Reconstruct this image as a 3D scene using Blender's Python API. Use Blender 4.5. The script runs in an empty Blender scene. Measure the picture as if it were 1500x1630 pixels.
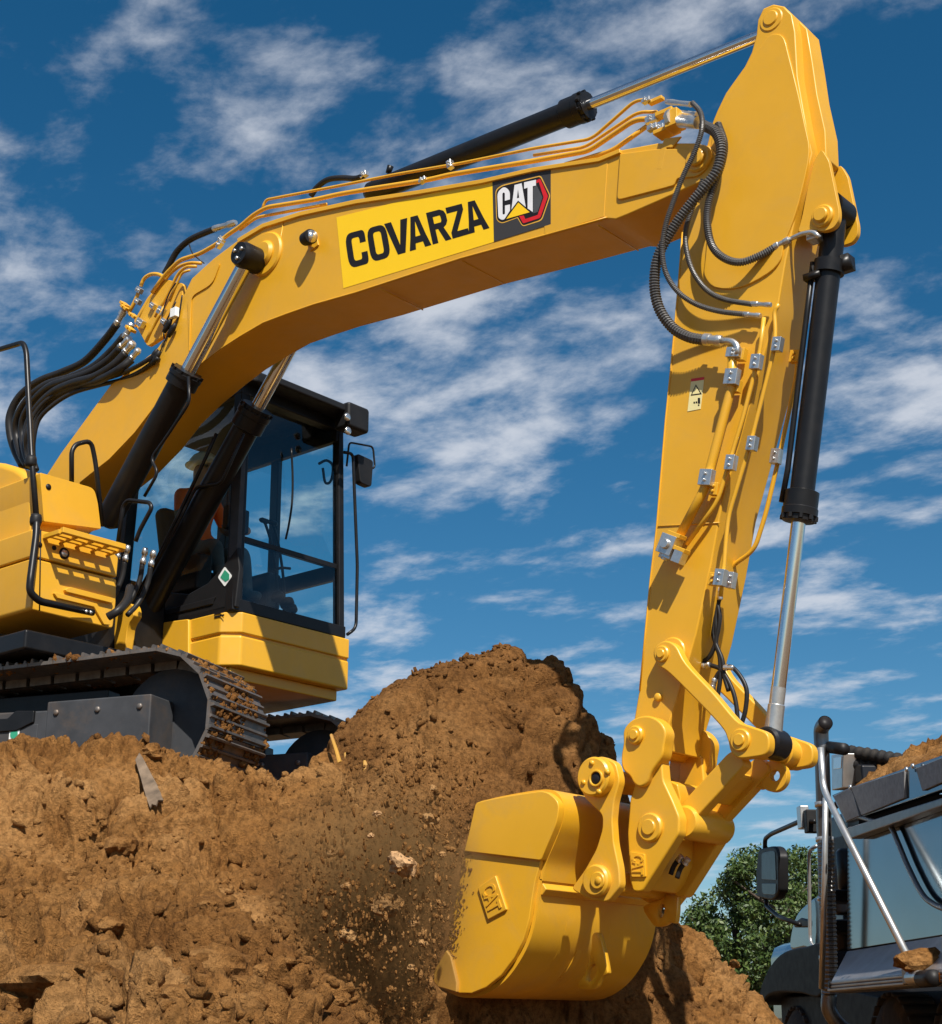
import bpy, bmesh, math, random
import numpy as np
from mathutils import Vector, Matrix
from mathutils.bvhtree import BVHTree
random.seed(7); np.random.seed(7)
R = math.radians
S = bpy.context.scene
COL = S.collection

# ------------------------------------------------------------------ camera
AZ, FPX, HY, D, CZ = R(40.5), 2500.0, 1645.0, 7.2, 0.8
TH = math.atan((HY-815)/FPX)
HD = Vector((-math.sin(AZ), math.cos(AZ), 0)); RT = Vector((math.cos(AZ), math.sin(AZ), 0)); UZ = Vector((0,0,1))
FW = HD*math.cos(TH)+UZ*math.sin(TH); UP = -HD*math.sin(TH)+UZ*math.cos(TH)
CAM = Vector((0,-D,CZ))
cd = bpy.data.cameras.new('camera'); cam = bpy.data.objects.new('camera', cd); COL.objects.link(cam)
M3 = Matrix((RT, UP, -FW)).transposed()
cam.matrix_world = Matrix.Translation(CAM) @ M3.to_4x4()
cd.sensor_fit = 'HORIZONTAL'; cd.sensor_width = 36; cd.lens = 36*FPX/1500.0
cd.clip_start = 0.1; cd.clip_end = 5000
S.camera = cam
S.render.resolution_x, S.render.resolution_y = 942, 1024

# ------------------------------------------------------------------ world, sun, exposure
SUN = Vector((1.40, -1.02, 1.95)).normalized()
elev = math.asin(SUN.z); azim = math.atan2(SUN.x, SUN.y)
W = bpy.data.worlds.new('World'); S.world = W; W.use_nodes = True
nt = W.node_tree; N = nt.nodes; L = nt.links; N.clear()
out = N.new('ShaderNodeOutputWorld'); bg = N.new('ShaderNodeBackground'); bg.inputs['Strength'].default_value = 0.06
sky = N.new('ShaderNodeTexSky'); sky.sky_type = 'NISHITA'; sky.sun_disc = False
sky.sun_elevation = elev; sky.sun_rotation = azim; sky.altitude = 900; sky.air_density = 1.0; sky.dust_density = 0.9; sky.ozone_density = 2.6
hsv = N.new('ShaderNodeHueSaturation'); hsv.inputs['Saturation'].default_value = 1.36; hsv.inputs['Value'].default_value = 1.06; hsv.inputs['Hue'].default_value = 0.490
L.new(sky.outputs[0], hsv.inputs['Color'])
tc = N.new('ShaderNodeTexCoord'); sep = N.new('ShaderNodeSeparateXYZ'); L.new(tc.outputs['Generated'], sep.inputs[0])
def mth(op, a, b=None, c=None, cl=False):
    m = N.new('ShaderNodeMath'); m.operation = op; m.use_clamp = cl
    for i, v in enumerate((a, b, c)):
        if v is None: continue
        if isinstance(v, (int, float)): m.inputs[i].default_value = v
        else: L.new(v, m.inputs[i])
    return m.outputs[0]
zz = mth('MAXIMUM', mth('ADD', sep.outputs[2], 0.10), 0.03)
cmb = N.new('ShaderNodeCombineXYZ'); L.new(mth('DIVIDE', sep.outputs[0], zz), cmb.inputs[0]); L.new(mth('DIVIDE', sep.outputs[1], zz), cmb.inputs[1])
mp = N.new('ShaderNodeMapping'); mp.inputs['Location'].default_value = (3.1, 1.75, 0.0); mp.inputs['Rotation'].default_value = (0,0,R(25)); mp.inputs['Scale'].default_value = (1.0,1.25,1)
L.new(cmb.outputs[0], mp.inputs[0])
def wnoise(sc, det, ro, dist=0.0):
    n = N.new('ShaderNodeTexNoise'); n.inputs['Scale'].default_value = sc; n.inputs['Detail'].default_value = det
    n.inputs['Roughness'].default_value = ro; n.inputs['Distortion'].default_value = dist; L.new(mp.outputs[0], n.inputs['Vector']); return n.outputs[0]
n1 = wnoise(3.6, 10, 0.58, 0.15); n2 = wnoise(1.15, 3, 0.5); n3 = wnoise(12, 7, 0.62, 0.2)
cl = mth('ADD', mth('ADD', mth('MULTIPLY', n1, 0.72), mth('MULTIPLY', n2, 0.34)), mth('MULTIPLY', n3, 0.18))
mr = N.new('ShaderNodeMapRange'); mr.interpolation_type = 'SMOOTHSTEP'; mr.inputs['From Min'].default_value = 0.588; mr.inputs['From Max'].default_value = 0.785
mr.inputs['To Max'].default_value = 0.80; L.new(cl, mr.inputs['Value'])
lowf = N.new('ShaderNodeMapRange'); lowf.inputs['From Min'].default_value = 0.0; lowf.inputs['From Max'].default_value = 0.16; L.new(sep.outputs[2], lowf.inputs['Value'])
mask = mth('MULTIPLY', mr.outputs[0], lowf.outputs[0])
mx = N.new('ShaderNodeMix'); mx.data_type = 'RGBA'; mx.inputs['B'].default_value = (8.6, 9.0, 9.8, 1)
L.new(mask, mx.inputs['Factor']); L.new(hsv.outputs[0], mx.inputs['A']); L.new(mx.outputs['Result'], bg.inputs['Color']); L.new(bg.outputs[0], out.inputs[0])

sl = bpy.data.lights.new('sun', 'SUN'); sl.energy = 5.0; sl.angle = R(0.53); sl.color = (1.0, 0.945, 0.86)
so = bpy.data.objects.new('sun', sl); COL.objects.link(so); so.rotation_euler = SUN.to_track_quat('Z', 'Y').to_euler(); so.location = (0,0,30)
S.view_settings.view_transform = 'Standard'; S.view_settings.look = 'None'; S.view_settings.gamma = 1; S.view_settings.exposure = 0.43
S.view_settings.use_curve_mapping = False

# ------------------------------------------------------------------ pixel <-> place helpers (measured from the photograph)
def ray(px, py): return FW*FPX + RT*(px-750) + UP*(815-py)
def PY(px, py, y): d = ray(px, py); return CAM + d*((y-CAM.y)/d.y)
def PX(px, py, x): d = ray(px, py); return CAM + d*((x-CAM.x)/d.x)
def PV(px, py, v): d = ray(px, py); return CAM + d*(v/d.dot(HD))
TA = R(-5.0)
TF = HD*math.cos(TA)+RT*math.sin(TA); TR = RT*math.cos(TA)-HD*math.sin(TA)
def PT(px, py, l): d = ray(px, py); return CAM + d*(l/d.dot(TR))
def z4(x, y): return (850+x/2.7273, y/2.7273)
def z5(x, y): return (950+x/2.9644, 450+y/2.9636)
def z6(x, y): return (900+x/3.1356, 880+y/3.1346)
def z7(x, y): return (650+x/2.7273, 1180+y/2.7267)
def zb(x, y): return (150+x/5.0, 330+y/5.0)
def zt(x, y): return (1180+x/3.197, 1120+y/3.196)
def zl(x, y): return (760+x/10.714, 250+y/10.713)
def Z(f, pts): return [f(*p) for p in pts]

# ------------------------------------------------------------------ materials
MATS = {}
def nmat(name):
    m = bpy.data.materials.new(name); m.use_nodes = True; MATS[name] = m
    t = m.node_tree; b = t.nodes['Principled BSDF']; return m, t, b
def tnoise(t, scale, detail=4, rough=0.55, coord='Object', dist=0):
    c = t.nodes.new('ShaderNodeTexCoord'); n = t.nodes.new('ShaderNodeTexNoise')
    n.inputs['Scale'].default_value = scale; n.inputs['Detail'].default_value = detail; n.inputs['Roughness'].default_value = rough; n.inputs['Distortion'].default_value = dist
    t.links.new(c.outputs[coord], n.inputs['Vector']); return n.outputs[0]
def tramp(t, fac, stops):
    r = t.nodes.new('ShaderNodeValToRGB'); t.links.new(fac, r.inputs[0])
    e = r.color_ramp.elements
    while len(e) < len(stops): e.new(0.5)
    for k, (p, c) in enumerate(stops): e[k].position = p; e[k].color = (c[0], c[1], c[2], 1)
    return r.outputs[0]
def tbump(t, b, h, strength, dist):
    n = t.nodes.new('ShaderNodeBump'); n.inputs['Strength'].default_value = strength; n.inputs['Distance'].default_value = dist
    t.links.new(h, n.inputs['Height']); t.links.new(n.outputs[0], b.inputs['Normal'])
def tmix(t, f, a, bb):
    m = t.nodes.new('ShaderNodeMix'); m.data_type = 'RGBA'
    for k, v in (('Factor', f), ('A', a), ('B', bb)):
        if isinstance(v, tuple): m.inputs[k].default_value = (*v, 1)
        elif isinstance(v, float): m.inputs[k].default_value = v
        else: t.links.new(v, m.inputs[k])
    return m.outputs['Result']
def simple(name, col, rough=0.5, metal=0.0, var=0.12, scale=9, coat=0.0, bump=0.0, bscale=60, dirt=0.0, dcol=(0.30,0.17,0.075)):
    m, t, b = nmat(name)
    n = tnoise(t, scale, 5, 0.6)
    lo = tuple(c*(1-var) for c in col); hi = tuple(min(1, c*(1+var)) for c in col)
    c = tramp(t, n, [(0.3, lo), (0.7, hi)])
    if dirt > 0:
        d = tramp(t, tnoise(t, scale*0.45+1.1, 8, 0.68, dist=0.4), [(0.50, (0,0,0)), (0.78, (dirt,)*3)])
        c = tmix(t, d, c, dcol)
    t.links.new(c, b.inputs['Base Color'])
    rr = t.nodes.new('ShaderNodeMapRange'); rr.inputs['To Min'].default_value = max(0.02, rough*0.8); rr.inputs['To Max'].default_value = min(1, rough*1.25)
    t.links.new(tnoise(t, scale*2.3, 6, 0.6), rr.inputs['Value']); t.links.new(rr.outputs[0], b.inputs['Roughness'])
    b.inputs['Metallic'].default_value = metal; b.inputs['Coat Weight'].default_value = coat; b.inputs['Coat Roughness'].default_value = 0.12
    if bump > 0: tbump(t, b, tnoise(t, bscale, 4, 0.6), bump, 0.004)
    b.inputs['Specular IOR Level'].default_value = 0.5 if max(col) > 0.06 or metal > 0.3 else 0.28
    return m
def paint(name, dust, spots):
    m, t, b = nmat(name)
    c = tramp(t, tnoise(t, 1.6, 6, 0.6), [(0.3, (0.66,0.342,0.014)), (0.7, (0.725,0.378,0.020))])
    d = tramp(t, tnoise(t, 3.1, 10, 0.72, dist=0.5), [(0.46, (0,0,0)), (0.80, (dust,)*3)])
    c = tmix(t, d, c, (0.46,0.29,0.10))
    sp = tramp(t, tnoise(t, 38, 5, 0.75), [(0.66, (0,0,0)), (0.74, (spots,)*3)])
    c = tmix(t, sp, c, (0.30,0.17,0.05))
    t.links.new(c, b.inputs['Base Color'])
    rr = t.nodes.new('ShaderNodeMapRange'); rr.inputs['From Min'].default_value = 0.3; rr.inputs['From Max'].default_value = 0.75; rr.inputs['To Min'].default_value = 0.30; rr.inputs['To Max'].default_value = 0.58
    t.links.new(tnoise(t, 5.5, 9, 0.7), rr.inputs['Value']); t.links.new(rr.outputs[0], b.inputs['Roughness']); b.inputs['Coat Weight'].default_value = 0.12; b.inputs['Coat Roughness'].default_value = 0.2
    tbump(t, b, tnoise(t, 190, 3, 0.6), 0.035, 0.004)
paint('yellow', 0.30, 0.22); paint('yellow_bucket', 0.55, 0.60)
simple('yellow_dusty', (0.42, 0.22, 0.03), 0.6, 0, 0.1, 5.0, 0.0, 0.1, 90, 0.9, (0.36,0.19,0.06))
simple('decal_yellow', (0.93, 0.58, 0.004), 0.45, 0, 0.01)
simple('decal_dark', (0.045, 0.043, 0.044), 0.5, 0, 0.03)
simple('ink', (0.012, 0.010, 0.011), 0.5, 0, 0.02)
simple('logo_white', (0.78, 0.78, 0.80), 0.4, 0, 0.04)
simple('logo_red', (0.62, 0.012, 0.016), 0.4, 0, 0.1, 14)
simple('logo_gold', (0.72, 0.40, 0.05), 0.4, 0, 0.15, 12)
simple('logo_mesh', (0.07, 0.07, 0.072), 0.4)
simple('label_cream', (0.80, 0.70, 0.33), 0.5, 0, 0.03)
simple('label_green', (0.03, 0.30, 0.17), 0.5, 0, 0.03)
simple('label_white', (0.78, 0.80, 0.78), 0.5, 0, 0.03)
simple('black_paint', (0.009, 0.009, 0.010), 0.36, 0, 0.2, 8, 0.0, 0.02, 200, 0.12, (0.07,0.05,0.035))
simple('black_plastic', (0.011, 0.011, 0.012), 0.5, 0, 0.15, 8, 0, 0.05, 300, 0.1, (0.06,0.045,0.03))
simple('track_grey', (0.045, 0.047, 0.052), 0.55, 0, 0.2, 6, 0, 0.08, 90, 0.4, (0.16,0.10,0.055))
simple('shoe_steel', (0.16, 0.14, 0.125), 0.48, 0.6, 0.3, 12, 0, 0.2, 80, 0.75, (0.33,0.18,0.075))
simple('chrome', (0.72, 0.73, 0.75), 0.11, 1.0, 0.03, 20)
simple('zinc', (0.62, 0.62, 0.61), 0.32, 0.85, 0.12, 30, 0, 0.05, 200)
simple('rubber', (0.018, 0.017, 0.017), 0.42, 0, 0.2, 10, 0, 0.03, 300)
simple('wrap', (0.085, 0.082, 0.080), 0.42, 0.1, 0.2, 15)
simple('truck_black', (0.008, 0.009, 0.012), 0.30, 0, 0.15, 5, 0.0, 0, 60, 0.12, (0.10,0.07,0.045))
simple('truck_blue', (0.09, 0.15, 0.20), 0.14, 0.6, 0.06, 3, 0.3)
simple('polished', (0.16, 0.20, 0.235), 0.10, 1.0, 0.05, 2.5, 0, 0.015, 5, 0.12, (0.22,0.15,0.09))
simple('alu', (0.21, 0.205, 0.205), 0.38, 0.9, 0.12, 10, 0, 0.05, 90, 0.35, (0.20,0.14,0.09))
simple('alu_light', (0.62, 0.62, 0.61), 0.34, 0.8, 0.12, 9, 0, 0.04, 90, 0.15, (0.30,0.22,0.14))
simple('fender_black', (0.012, 0.012, 0.014), 0.55, 0, 0.15, 5); MATS['fender_black'].node_tree.nodes['Principled BSDF'].inputs['Specular IOR Level'].default_value = 0.12
simple('deck', (0.42, 0.41, 0.41), 0.42, 0.75, 0.12, 6, 0, 0.05, 90, 0.3, (0.24,0.17,0.11))
simple('mesh_tarp', (0.27, 0.27, 0.275), 0.6, 0.2, 0.2, 25, 0, 0.2, 140, 0.35, (0.17,0.12,0.08))
simple('tarp', (0.020, 0.019, 0.019), 0.7, 0, 0.3, 14, 0, 0.4, 30, 0.35, (0.10,0.07,0.04))
simple('tyre', (0.035, 0.033, 0.032), 0.85, 0, 0.2, 8, 0, 0.1, 60, 0.7, (0.16,0.10,0.055))
simple('amber', (0.70, 0.20, 0.01), 0.25, 0, 0.1)
simple('seat_fabric', (0.03, 0.03, 0.032), 0.9, 0, 0.2, 30)
simple('skin', (0.42, 0.22, 0.14), 0.55, 0, 0.08)
simple('vest', (0.85, 0.13, 0.015), 0.7, 0, 0.1)
simple('cloth', (0.09, 0.11, 0.12), 0.85, 0, 0.2)
simple('helmet', (0.85, 0.80, 0.70), 0.35, 0, 0.05)
simple('wood', (0.15, 0.105, 0.068), 0.9, 0, 0.45, 14, 0, 0.5, 30)
simple('bark', (0.07, 0.05, 0.035), 0.9, 0, 0.3, 8, 0, 0.5, 20)
m, t, b = nmat('lamp_glass'); b.inputs['Base Color'].default_value = (0.75,0.72,0.68,1); b.inputs['Metallic'].default_value = 0.9; b.inputs['Roughness'].default_value = 0.15
# tinted glass: thin-pane look (transparent + glossy)
def glass(name, tint, refl):
    m = bpy.data.materials.new(name); m.use_nodes = True; MATS[name] = m; t = m.node_tree; t.nodes.clear()
    o = t.nodes.new('ShaderNodeOutputMaterial'); mixs = t.nodes.new('ShaderNodeMixShader'); tr = t.nodes.new('ShaderNodeBsdfTransparent'); g = t.nodes.new('ShaderNodeBsdfGlossy')
    tr.inputs[0].default_value = (*tint, 1); g.inputs['Roughness'].default_value = 0.02
    f = t.nodes.new('ShaderNodeFresnel'); f.inputs[0].default_value = 1.45
    ad = t.nodes.new('ShaderNodeMath'); ad.operation = 'ADD'; ad.inputs[1].default_value = refl; t.links.new(f.outputs[0], ad.inputs[0])
    t.links.new(ad.outputs[0], mixs.inputs[0]); t.links.new(tr.outputs[0], mixs.inputs[1]); t.links.new(g.outputs[0], mixs.inputs[2]); t.links.new(mixs.outputs[0], o.inputs[0])
glass('glass', (0.86, 0.97, 0.955), 0.04)
def soil(name, c_lo, c_mid, c_hi, bump=0.8):
    m, t, b = nmat(name)
    a = tnoise(t, 1.3, 10, 0.62); f = tnoise(t, 30, 8, 0.7); g = tnoise(t, 130, 4, 0.6)
    c = tramp(t, a, [(0.36, c_lo), (0.50, c_mid), (0.66, c_hi)])
    d = tramp(t, f, [(0.36, (0.42,0.40,0.37)), (0.58, (1.12,1.1,1.08))])
    mm = t.nodes.new('ShaderNodeMix'); mm.data_type = 'RGBA'; mm.blend_type = 'MULTIPLY'; mm.inputs['Factor'].default_value = 0.8
    t.links.new(c, mm.inputs['A']); t.links.new(d, mm.inputs['B']); t.links.new(mm.outputs['Result'], b.inputs['Base Color'])
    b.inputs['Roughness'].default_value = 0.95; b.inputs['Specular IOR Level'].default_value = 0.12
    ad = t.nodes.new('ShaderNodeMath'); ad.operation = 'ADD'; t.links.new(f, ad.inputs[0])
    mu = t.nodes.new('ShaderNodeMath'); mu.operation = 'MULTIPLY'; mu.inputs[1].default_value = 0.45; t.links.new(g, mu.inputs[0]); t.links.new(mu.outputs[0], ad.inputs[1])
    tbump(t, b, ad.outputs[0], bump, 0.035)
    return m
soil('soil', (0.195,0.086,0.024), (0.30,0.142,0.042), (0.415,0.218,0.078), 1.0)
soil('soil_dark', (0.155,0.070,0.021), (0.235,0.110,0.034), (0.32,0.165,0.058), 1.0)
soil('soil_light', (0.31,0.165,0.062), (0.40,0.225,0.09), (0.48,0.285,0.13), 0.7)
soil('soil_pale', (0.34,0.19,0.085), (0.45,0.265,0.125), (0.56,0.35,0.185), 0.5)
m, t, b = nmat('leaf')
oi = t.nodes.new('ShaderNodeNewGeometry')
c = tramp(t, oi.outputs['Random Per Island'], [(0.0, (0.022,0.046,0.008)), (0.55, (0.046,0.085,0.013)), (1.0, (0.090,0.125,0.026))])
t.links.new(c, b.inputs['Base Color']); b.inputs['Roughness'].default_value = 0.55
m, t, b = nmat('ground')
c = tramp(t, tnoise(t, 0.25, 9, 0.65), [(0.35, (0.11,0.065,0.024)), (0.6, (0.16,0.09,0.035)), (0.75, (0.20,0.115,0.045))])
t.links.new(c, b.inputs['Base Color']); b.inputs['Roughness'].default_value = 0.95; tbump(t, b, tnoise(t, 8, 8, 0.7), 0.8, 0.06)

# ------------------------------------------------------------------ object helpers
def link(name, me, mat, parent=None, bevel=0.0, smooth=True, seg=2):
    o = bpy.data.objects.new(name, me); COL.objects.link(o)
    if mat is not None and len(me.materials) == 0: me.materials.append(MATS[mat])
    if smooth:
        me.polygons.foreach_set('use_smooth', [True]*len(me.polygons))
    if bevel > 0:
        bm_ = o.modifiers.new('bevel', 'BEVEL'); bm_.width = bevel; bm_.segments = seg; bm_.limit_method = 'ANGLE'; bm_.angle_limit = R(32); bm_.harden_normals = True
        bm_.miter_outer = 'MITER_ARC'
    if parent is not None:
        o.parent = parent
        if parent.type == 'EMPTY': o.matrix_parent_inverse = Matrix.Translation(-parent.location)
    return o
def tag(o, label=None, cat=None, group=None, kind=None):
    for k, v in (('label', label), ('category', cat), ('group', group), ('kind', kind)):
        if v: o[k] = v
    return o
def empty(name, loc):
    o = bpy.data.objects.new(name, None); COL.objects.link(o); o.location = loc; o.empty_display_size = 0.2; return o
def mesh(name, verts, faces):
    me = bpy.data.meshes.new(name); me.from_pydata([tuple(v) for v in verts], [], faces); me.update(); return me
class MB:
    def __init__(s): s.v = []; s.f = []
    def add(s, v, f):
        o = len(s.v); s.v += [Vector(x) for x in v]; s.f += [tuple(i+o for i in q) for q in f]; return s
    def prism(s, a, off):          # a: polygon of points, off: extrusion vector
        n = len(a); a = [Vector(p) for p in a]; bq = [p+off for p in a]
        nm = Vector((0,0,0))
        for i in range(n): nm += a[i].cross(a[(i+1) % n])
        if nm.dot(off) > 0: a.reverse(); bq.reverse()
        s.add(a+bq, [tuple(range(n)), tuple(range(2*n-1, n-1, -1))]+[(i, i+n, (i+1) % n+n, (i+1) % n) for i in range(n)]); return s
    def box(s, c, hx, hy, hz, ax=Vector((1,0,0)), ay=Vector((0,1,0)), az=Vector((0,0,1))):
        c = Vector(c); p = [c+ax*(hx*i)+ay*(hy*j)+az*(hz*k) for k in (-1,1) for j in (-1,1) for i in (-1,1)]
        s.add(p, [(0,2,3,1),(4,5,7,6),(0,1,5,4),(2,6,7,3),(0,4,6,2),(1,3,7,5)]); return s
    def lathe(s, p0, p1, prof, n=20, cap=True):   # prof: (t along p0->p1 in metres or fraction<=1?, r); t in fraction
        p0 = Vector(p0); p1 = Vector(p1); d = p1-p0; q = d.to_track_quat('Z', 'Y').to_matrix(); ex = q.col[0]; ey = q.col[1]
        vs = []; fs = []
        for (tt, r) in prof:
            for k in range(n):
                a = 2*math.pi*k/n; vs.append(p0+d*tt+(ex*math.cos(a)+ey*math.sin(a))*r)
        for i in range(len(prof)-1):
            for k in range(n):
                fs.append((i*n+k, i*n+(k+1) % n, (i+1)*n+(k+1) % n, (i+1)*n+k))
        if cap: fs.append(tuple(range(n-1, -1, -1))); fs.append(tuple((len(prof)-1)*n+k for k in range(n)))
        s.add(vs, fs); return s
    def cyl(s, p0, p1, r, n=20): return s.lathe(p0, p1, [(0, r), (1, r)], n)
    def tube(s, pts, r, n=10, rfun=None, cap=True):
        pts = [Vector(p) for p in pts]; vs = []; fs = []; prev = None; dist = 0
        for i, p in enumerate(pts):
            tg = (pts[min(i+1, len(pts)-1)]-pts[max(i-1, 0)]).normalized()
            if prev is None: e1 = tg.orthogonal().normalized()
            else: e1 = (prev-tg*prev.dot(tg)).normalized()
            prev = e1; e2 = tg.cross(e1)
            if i: dist += (p-pts[i-1]).length
            rr = rfun(i, dist) if rfun else r
            for k in range(n):
                a = 2*math.pi*k/n; vs.append(p+(e1*math.cos(a)+e2*math.sin(a))*rr)
        for i in range(len(pts)-1):
            for k in range(n): fs.append((i*n+k, i*n+(k+1) % n, (i+1)*n+(k+1) % n, (i+1)*n+k))
        if cap: fs.append(tuple(range(n-1, -1, -1))); fs.append(tuple((len(pts)-1)*n+k for k in range(n)))
        s.add(vs, fs); return s
    def build(s, name, mat, parent=None, bevel=0.0, smooth=True, seg=2):
        return link(name, mesh(name, s.v, s.f), mat, parent, bevel, smooth, seg)
def sharp(o, ang=35):
    me = o.data; bm = bmesh.new(); bm.from_mesh(me)
    for e in bm.edges:
        if len(e.link_faces) == 2: e.smooth = e.calc_face_angle(0) < R(ang)
        else: e.smooth = False
    bm.to_mesh(me); bm.free(); return o
def spl(pts, n=6, closed=False):       # Catmull-Rom
    pts = [Vector(p) for p in pts]; res = []; m = len(pts)
    rng = range(m if closed else m-1)
    for i in rng:
        p0 = pts[(i-1) % m] if (closed or i > 0) else pts[0]*2-pts[1]
        p1 = pts[i]; p2 = pts[(i+1) % m]; p3 = pts[(i+2) % m] if (closed or i+2 < m) else pts[-1]*2-pts[-2]
        for k in range(n):
            u = k/n; u2 = u*u; u3 = u2*u
            res.append(0.5*((2*p1)+(p2-p0)*u+(2*p0-5*p1+4*p2-p3)*u2+(3*p1-p0-3*p2+p3)*u3))
    if not closed: res.append(pts[-1])
    return res
def fillet(pts, rad, n=5):             # open 3D polyline with rounded bends
    pts = [Vector(p) for p in pts]; res = [pts[0]]
    for i in range(1, len(pts)-1):
        a, b_, c_ = pts[i-1], pts[i], pts[i+1]
        r = min(rad, (a-b_).length*0.48, (c_-b_).length*0.48); p = b_+(a-b_).normalized()*r; q = b_+(c_-b_).normalized()*r
        for k in range(n+1):
            u = k/n; res.append(p*(1-u)**2+b_*2*u*(1-u)+q*u*u)
    res.append(pts[-1]); return res
def rpoly(pts, n=4):                   # 2D polygon; entries (x,y) sharp or (x,y,r) rounded, pixel units
    res = []; m = len(pts)
    for i in range(m):
        p = pts[i]; b_ = Vector((p[0], p[1]))
        if len(p) < 3 or p[2] <= 0: res.append((b_.x, b_.y)); continue
        a = Vector(pts[i-1][:2]); c_ = Vector(pts[(i+1) % m][:2])
        r = min(p[2], (a-b_).length*0.49, (c_-b_).length*0.49); s_ = b_+(a-b_).normalized()*r; e_ = b_+(c_-b_).normalized()*r
        for k in range(n+1):
            u = k/n; q = s_*(1-u)**2+b_*2*u*(1-u)+e_*u*u; res.append((q.x, q.y))
    return res
def s2(pts, n=4): return [(p.x, p.y) for p in spl([(x, y, 0) for x, y in pts], n, True)]
def ext(name, px, yref, y0, y1, mat, parent, bevel=0.012, seg=2):
    a = [PY(x, y, yref) for x, y in px]; a = [Vector((p.x, y0, p.z)) for p in a]
    return MB().prism(a, Vector((0, y1-y0, 0))).build(name, mat, parent, bevel, True, seg)
def boss(mb, px, py, yref, y0, y1, r, n=24, ch=0.006):
    p = PY(px, py, yref); L_ = abs(y1-y0)
    mb.lathe((p.x, y1, p.z), (p.x, y0, p.z), [(0, r), (1-ch/L_, r), (1, r-ch)], n); return mb
def path(pts, y=None, n=8):            # (px,py[,Y]) list -> smooth 3D path
    return spl([PY(p[0], p[1], p[2] if len(p) > 2 else y) for p in pts], n)
def pipe(name, pts, y, r, mat, parent, rad=0.06, n=10):
    return MB().tube(fillet([PY(p[0], p[1], p[2] if len(p) > 2 else y) for p in pts], rad), r, n).build(name, mat, parent)
def resample(pts, step):
    res = [pts[0]]; acc = 0
    for a, b_ in zip(pts, pts[1:]):
        l = (b_-a).length
        if l < 1e-9: continue
        d = step-acc
        while d <= l: res.append(a.lerp(b_, d/l)); d += step
        acc = l-(d-step)
    return res
def ringed(name, pts, r, mat, parent, pitch=0.017, amp=0.22):
    pts = resample(pts, pitch/4)
    return MB().tube(pts, r, 10, lambda i, d: r*(1+amp*(1 if (i % 4) in (0, 1) else -1)*0.5)).build(name, mat, parent, 0, False)
def text_geo(s, offset=0.0, extr=0.0):
    c = bpy.data.curves.new('lettering', 'FONT'); c.body = s; c.offset = offset; c.extrude = extr; c.resolution_u = 6
    o = bpy.data.objects.new('lettering_source', c); COL.objects.link(o); dg = bpy.context.evaluated_depsgraph_get()
    me = o.evaluated_get(dg).to_mesh(); v = [Vector(x.co) for x in me.vertices]; f = [tuple(p.vertices) for p in me.polygons]
    o.evaluated_get(dg).to_mesh_clear(); bpy.data.objects.remove(o); bpy.data.curves.remove(c); return v, f
def text_on(name, s, quad, nrm, lift, mat, parent, offset=0.0, extr=0.0):   # quad: TL,TR,BR,BL points in place
    v, f = text_geo(s, offset, extr)
    x0 = min(p.x for p in v); x1 = max(p.x for p in v); y0 = min(p.y for p in v); y1 = max(p.y for p in v)
    TL_, TR_, BR_, BL_ = quad; res = []
    for p in v:
        u = (p.x-x0)/(x1-x0); w = (p.y-y0)/(y1-y0)
        res.append((BL_*(1-u)+BR_*u)*(1-w)+(TL_*(1-u)+TR_*u)*w+nrm*(lift+p.z))
    return link(name, mesh(name, res, f), mat, parent, 0, False)
NY = Vector((0,-1,0))
def plate(name, px, y, lift, mat, parent, th=0.0012):     # thin decal with real thickness on a plane Y=y
    a = [PY(p[0], p[1], y)+NY*lift for p in px]
    return MB().prism(a, NY*th).build(name, mat, parent, 0, False)

# ================================================================== GROUND AND SOIL
me = mesh('ground', [(-900,-900,0),(900,-900,0),(900,900,0),(-900,900,0)], [(0,1,2,3)])
tag(link('ground', me, 'ground', None, 0, False), kind='structure')
def _h(ix, iy, iz, k):
    n = (ix.astype(np.int64)*374761393+iy.astype(np.int64)*668265263+iz.astype(np.int64)*2147483647+k*1274126177) & 0xffffffff
    n = ((n ^ (n >> 13))*1274126177) & 0xffffffff; n = ((n ^ (n >> 16))*2246822519) & 0xffffffff
    return ((n ^ (n >> 15)) & 0xffffff).astype(np.float64)/0xffffff
def vnoise(P, k=0):
    i = np.floor(P); f = P-i; f = f*f*f*(f*(f*6-15)+10); r = 0
    for a in (0,1):
        for b_ in (0,1):
            for c_ in (0,1):
                w = (f[:,0] if a else 1-f[:,0])*(f[:,1] if b_ else 1-f[:,1])*(f[:,2] if c_ else 1-f[:,2])
                r = r+w*_h(i[:,0]+a, i[:,1]+b_, i[:,2]+c_, k)
    return r*2-1
def fbm(P, oct_=4, k=0):
    r = 0; a = 1; t_ = 0
    for o in range(oct_): r = r+a*vnoise(P*(2.03**o)+o*17.3, k+o); t_ += a; a *= 0.52
    return r/t_
def worley(P, k=0):
    i = np.floor(P); best = np.full(len(P), 9.0); sec = np.full(len(P), 9.0)
    for a in (-1,0,1):
        for b_ in (-1,0,1):
            for c_ in (-1,0,1):
                j = i+np.array([a,b_,c_]); d = (j[:,0]+_h(j[:,0],j[:,1],j[:,2],k)-P[:,0])**2+(j[:,1]+_h(j[:,0],j[:,1],j[:,2],k+1)-P[:,1])**2+(j[:,2]+_h(j[:,0],j[:,1],j[:,2],k+2)-P[:,2])**2
                sec = np.minimum(sec, np.maximum(best, d)); best = np.minimum(best, d)
    return np.sqrt(best), np.sqrt(sec)
def cubic_w(xs, x):
    xs = np.asarray(xs, float); i = np.clip(np.searchsorted(xs, x)-1, 0, len(xs)-2); u = np.clip((x-xs[i])/(xs[i+1]-xs[i]), 0, 1); return i, u
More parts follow.
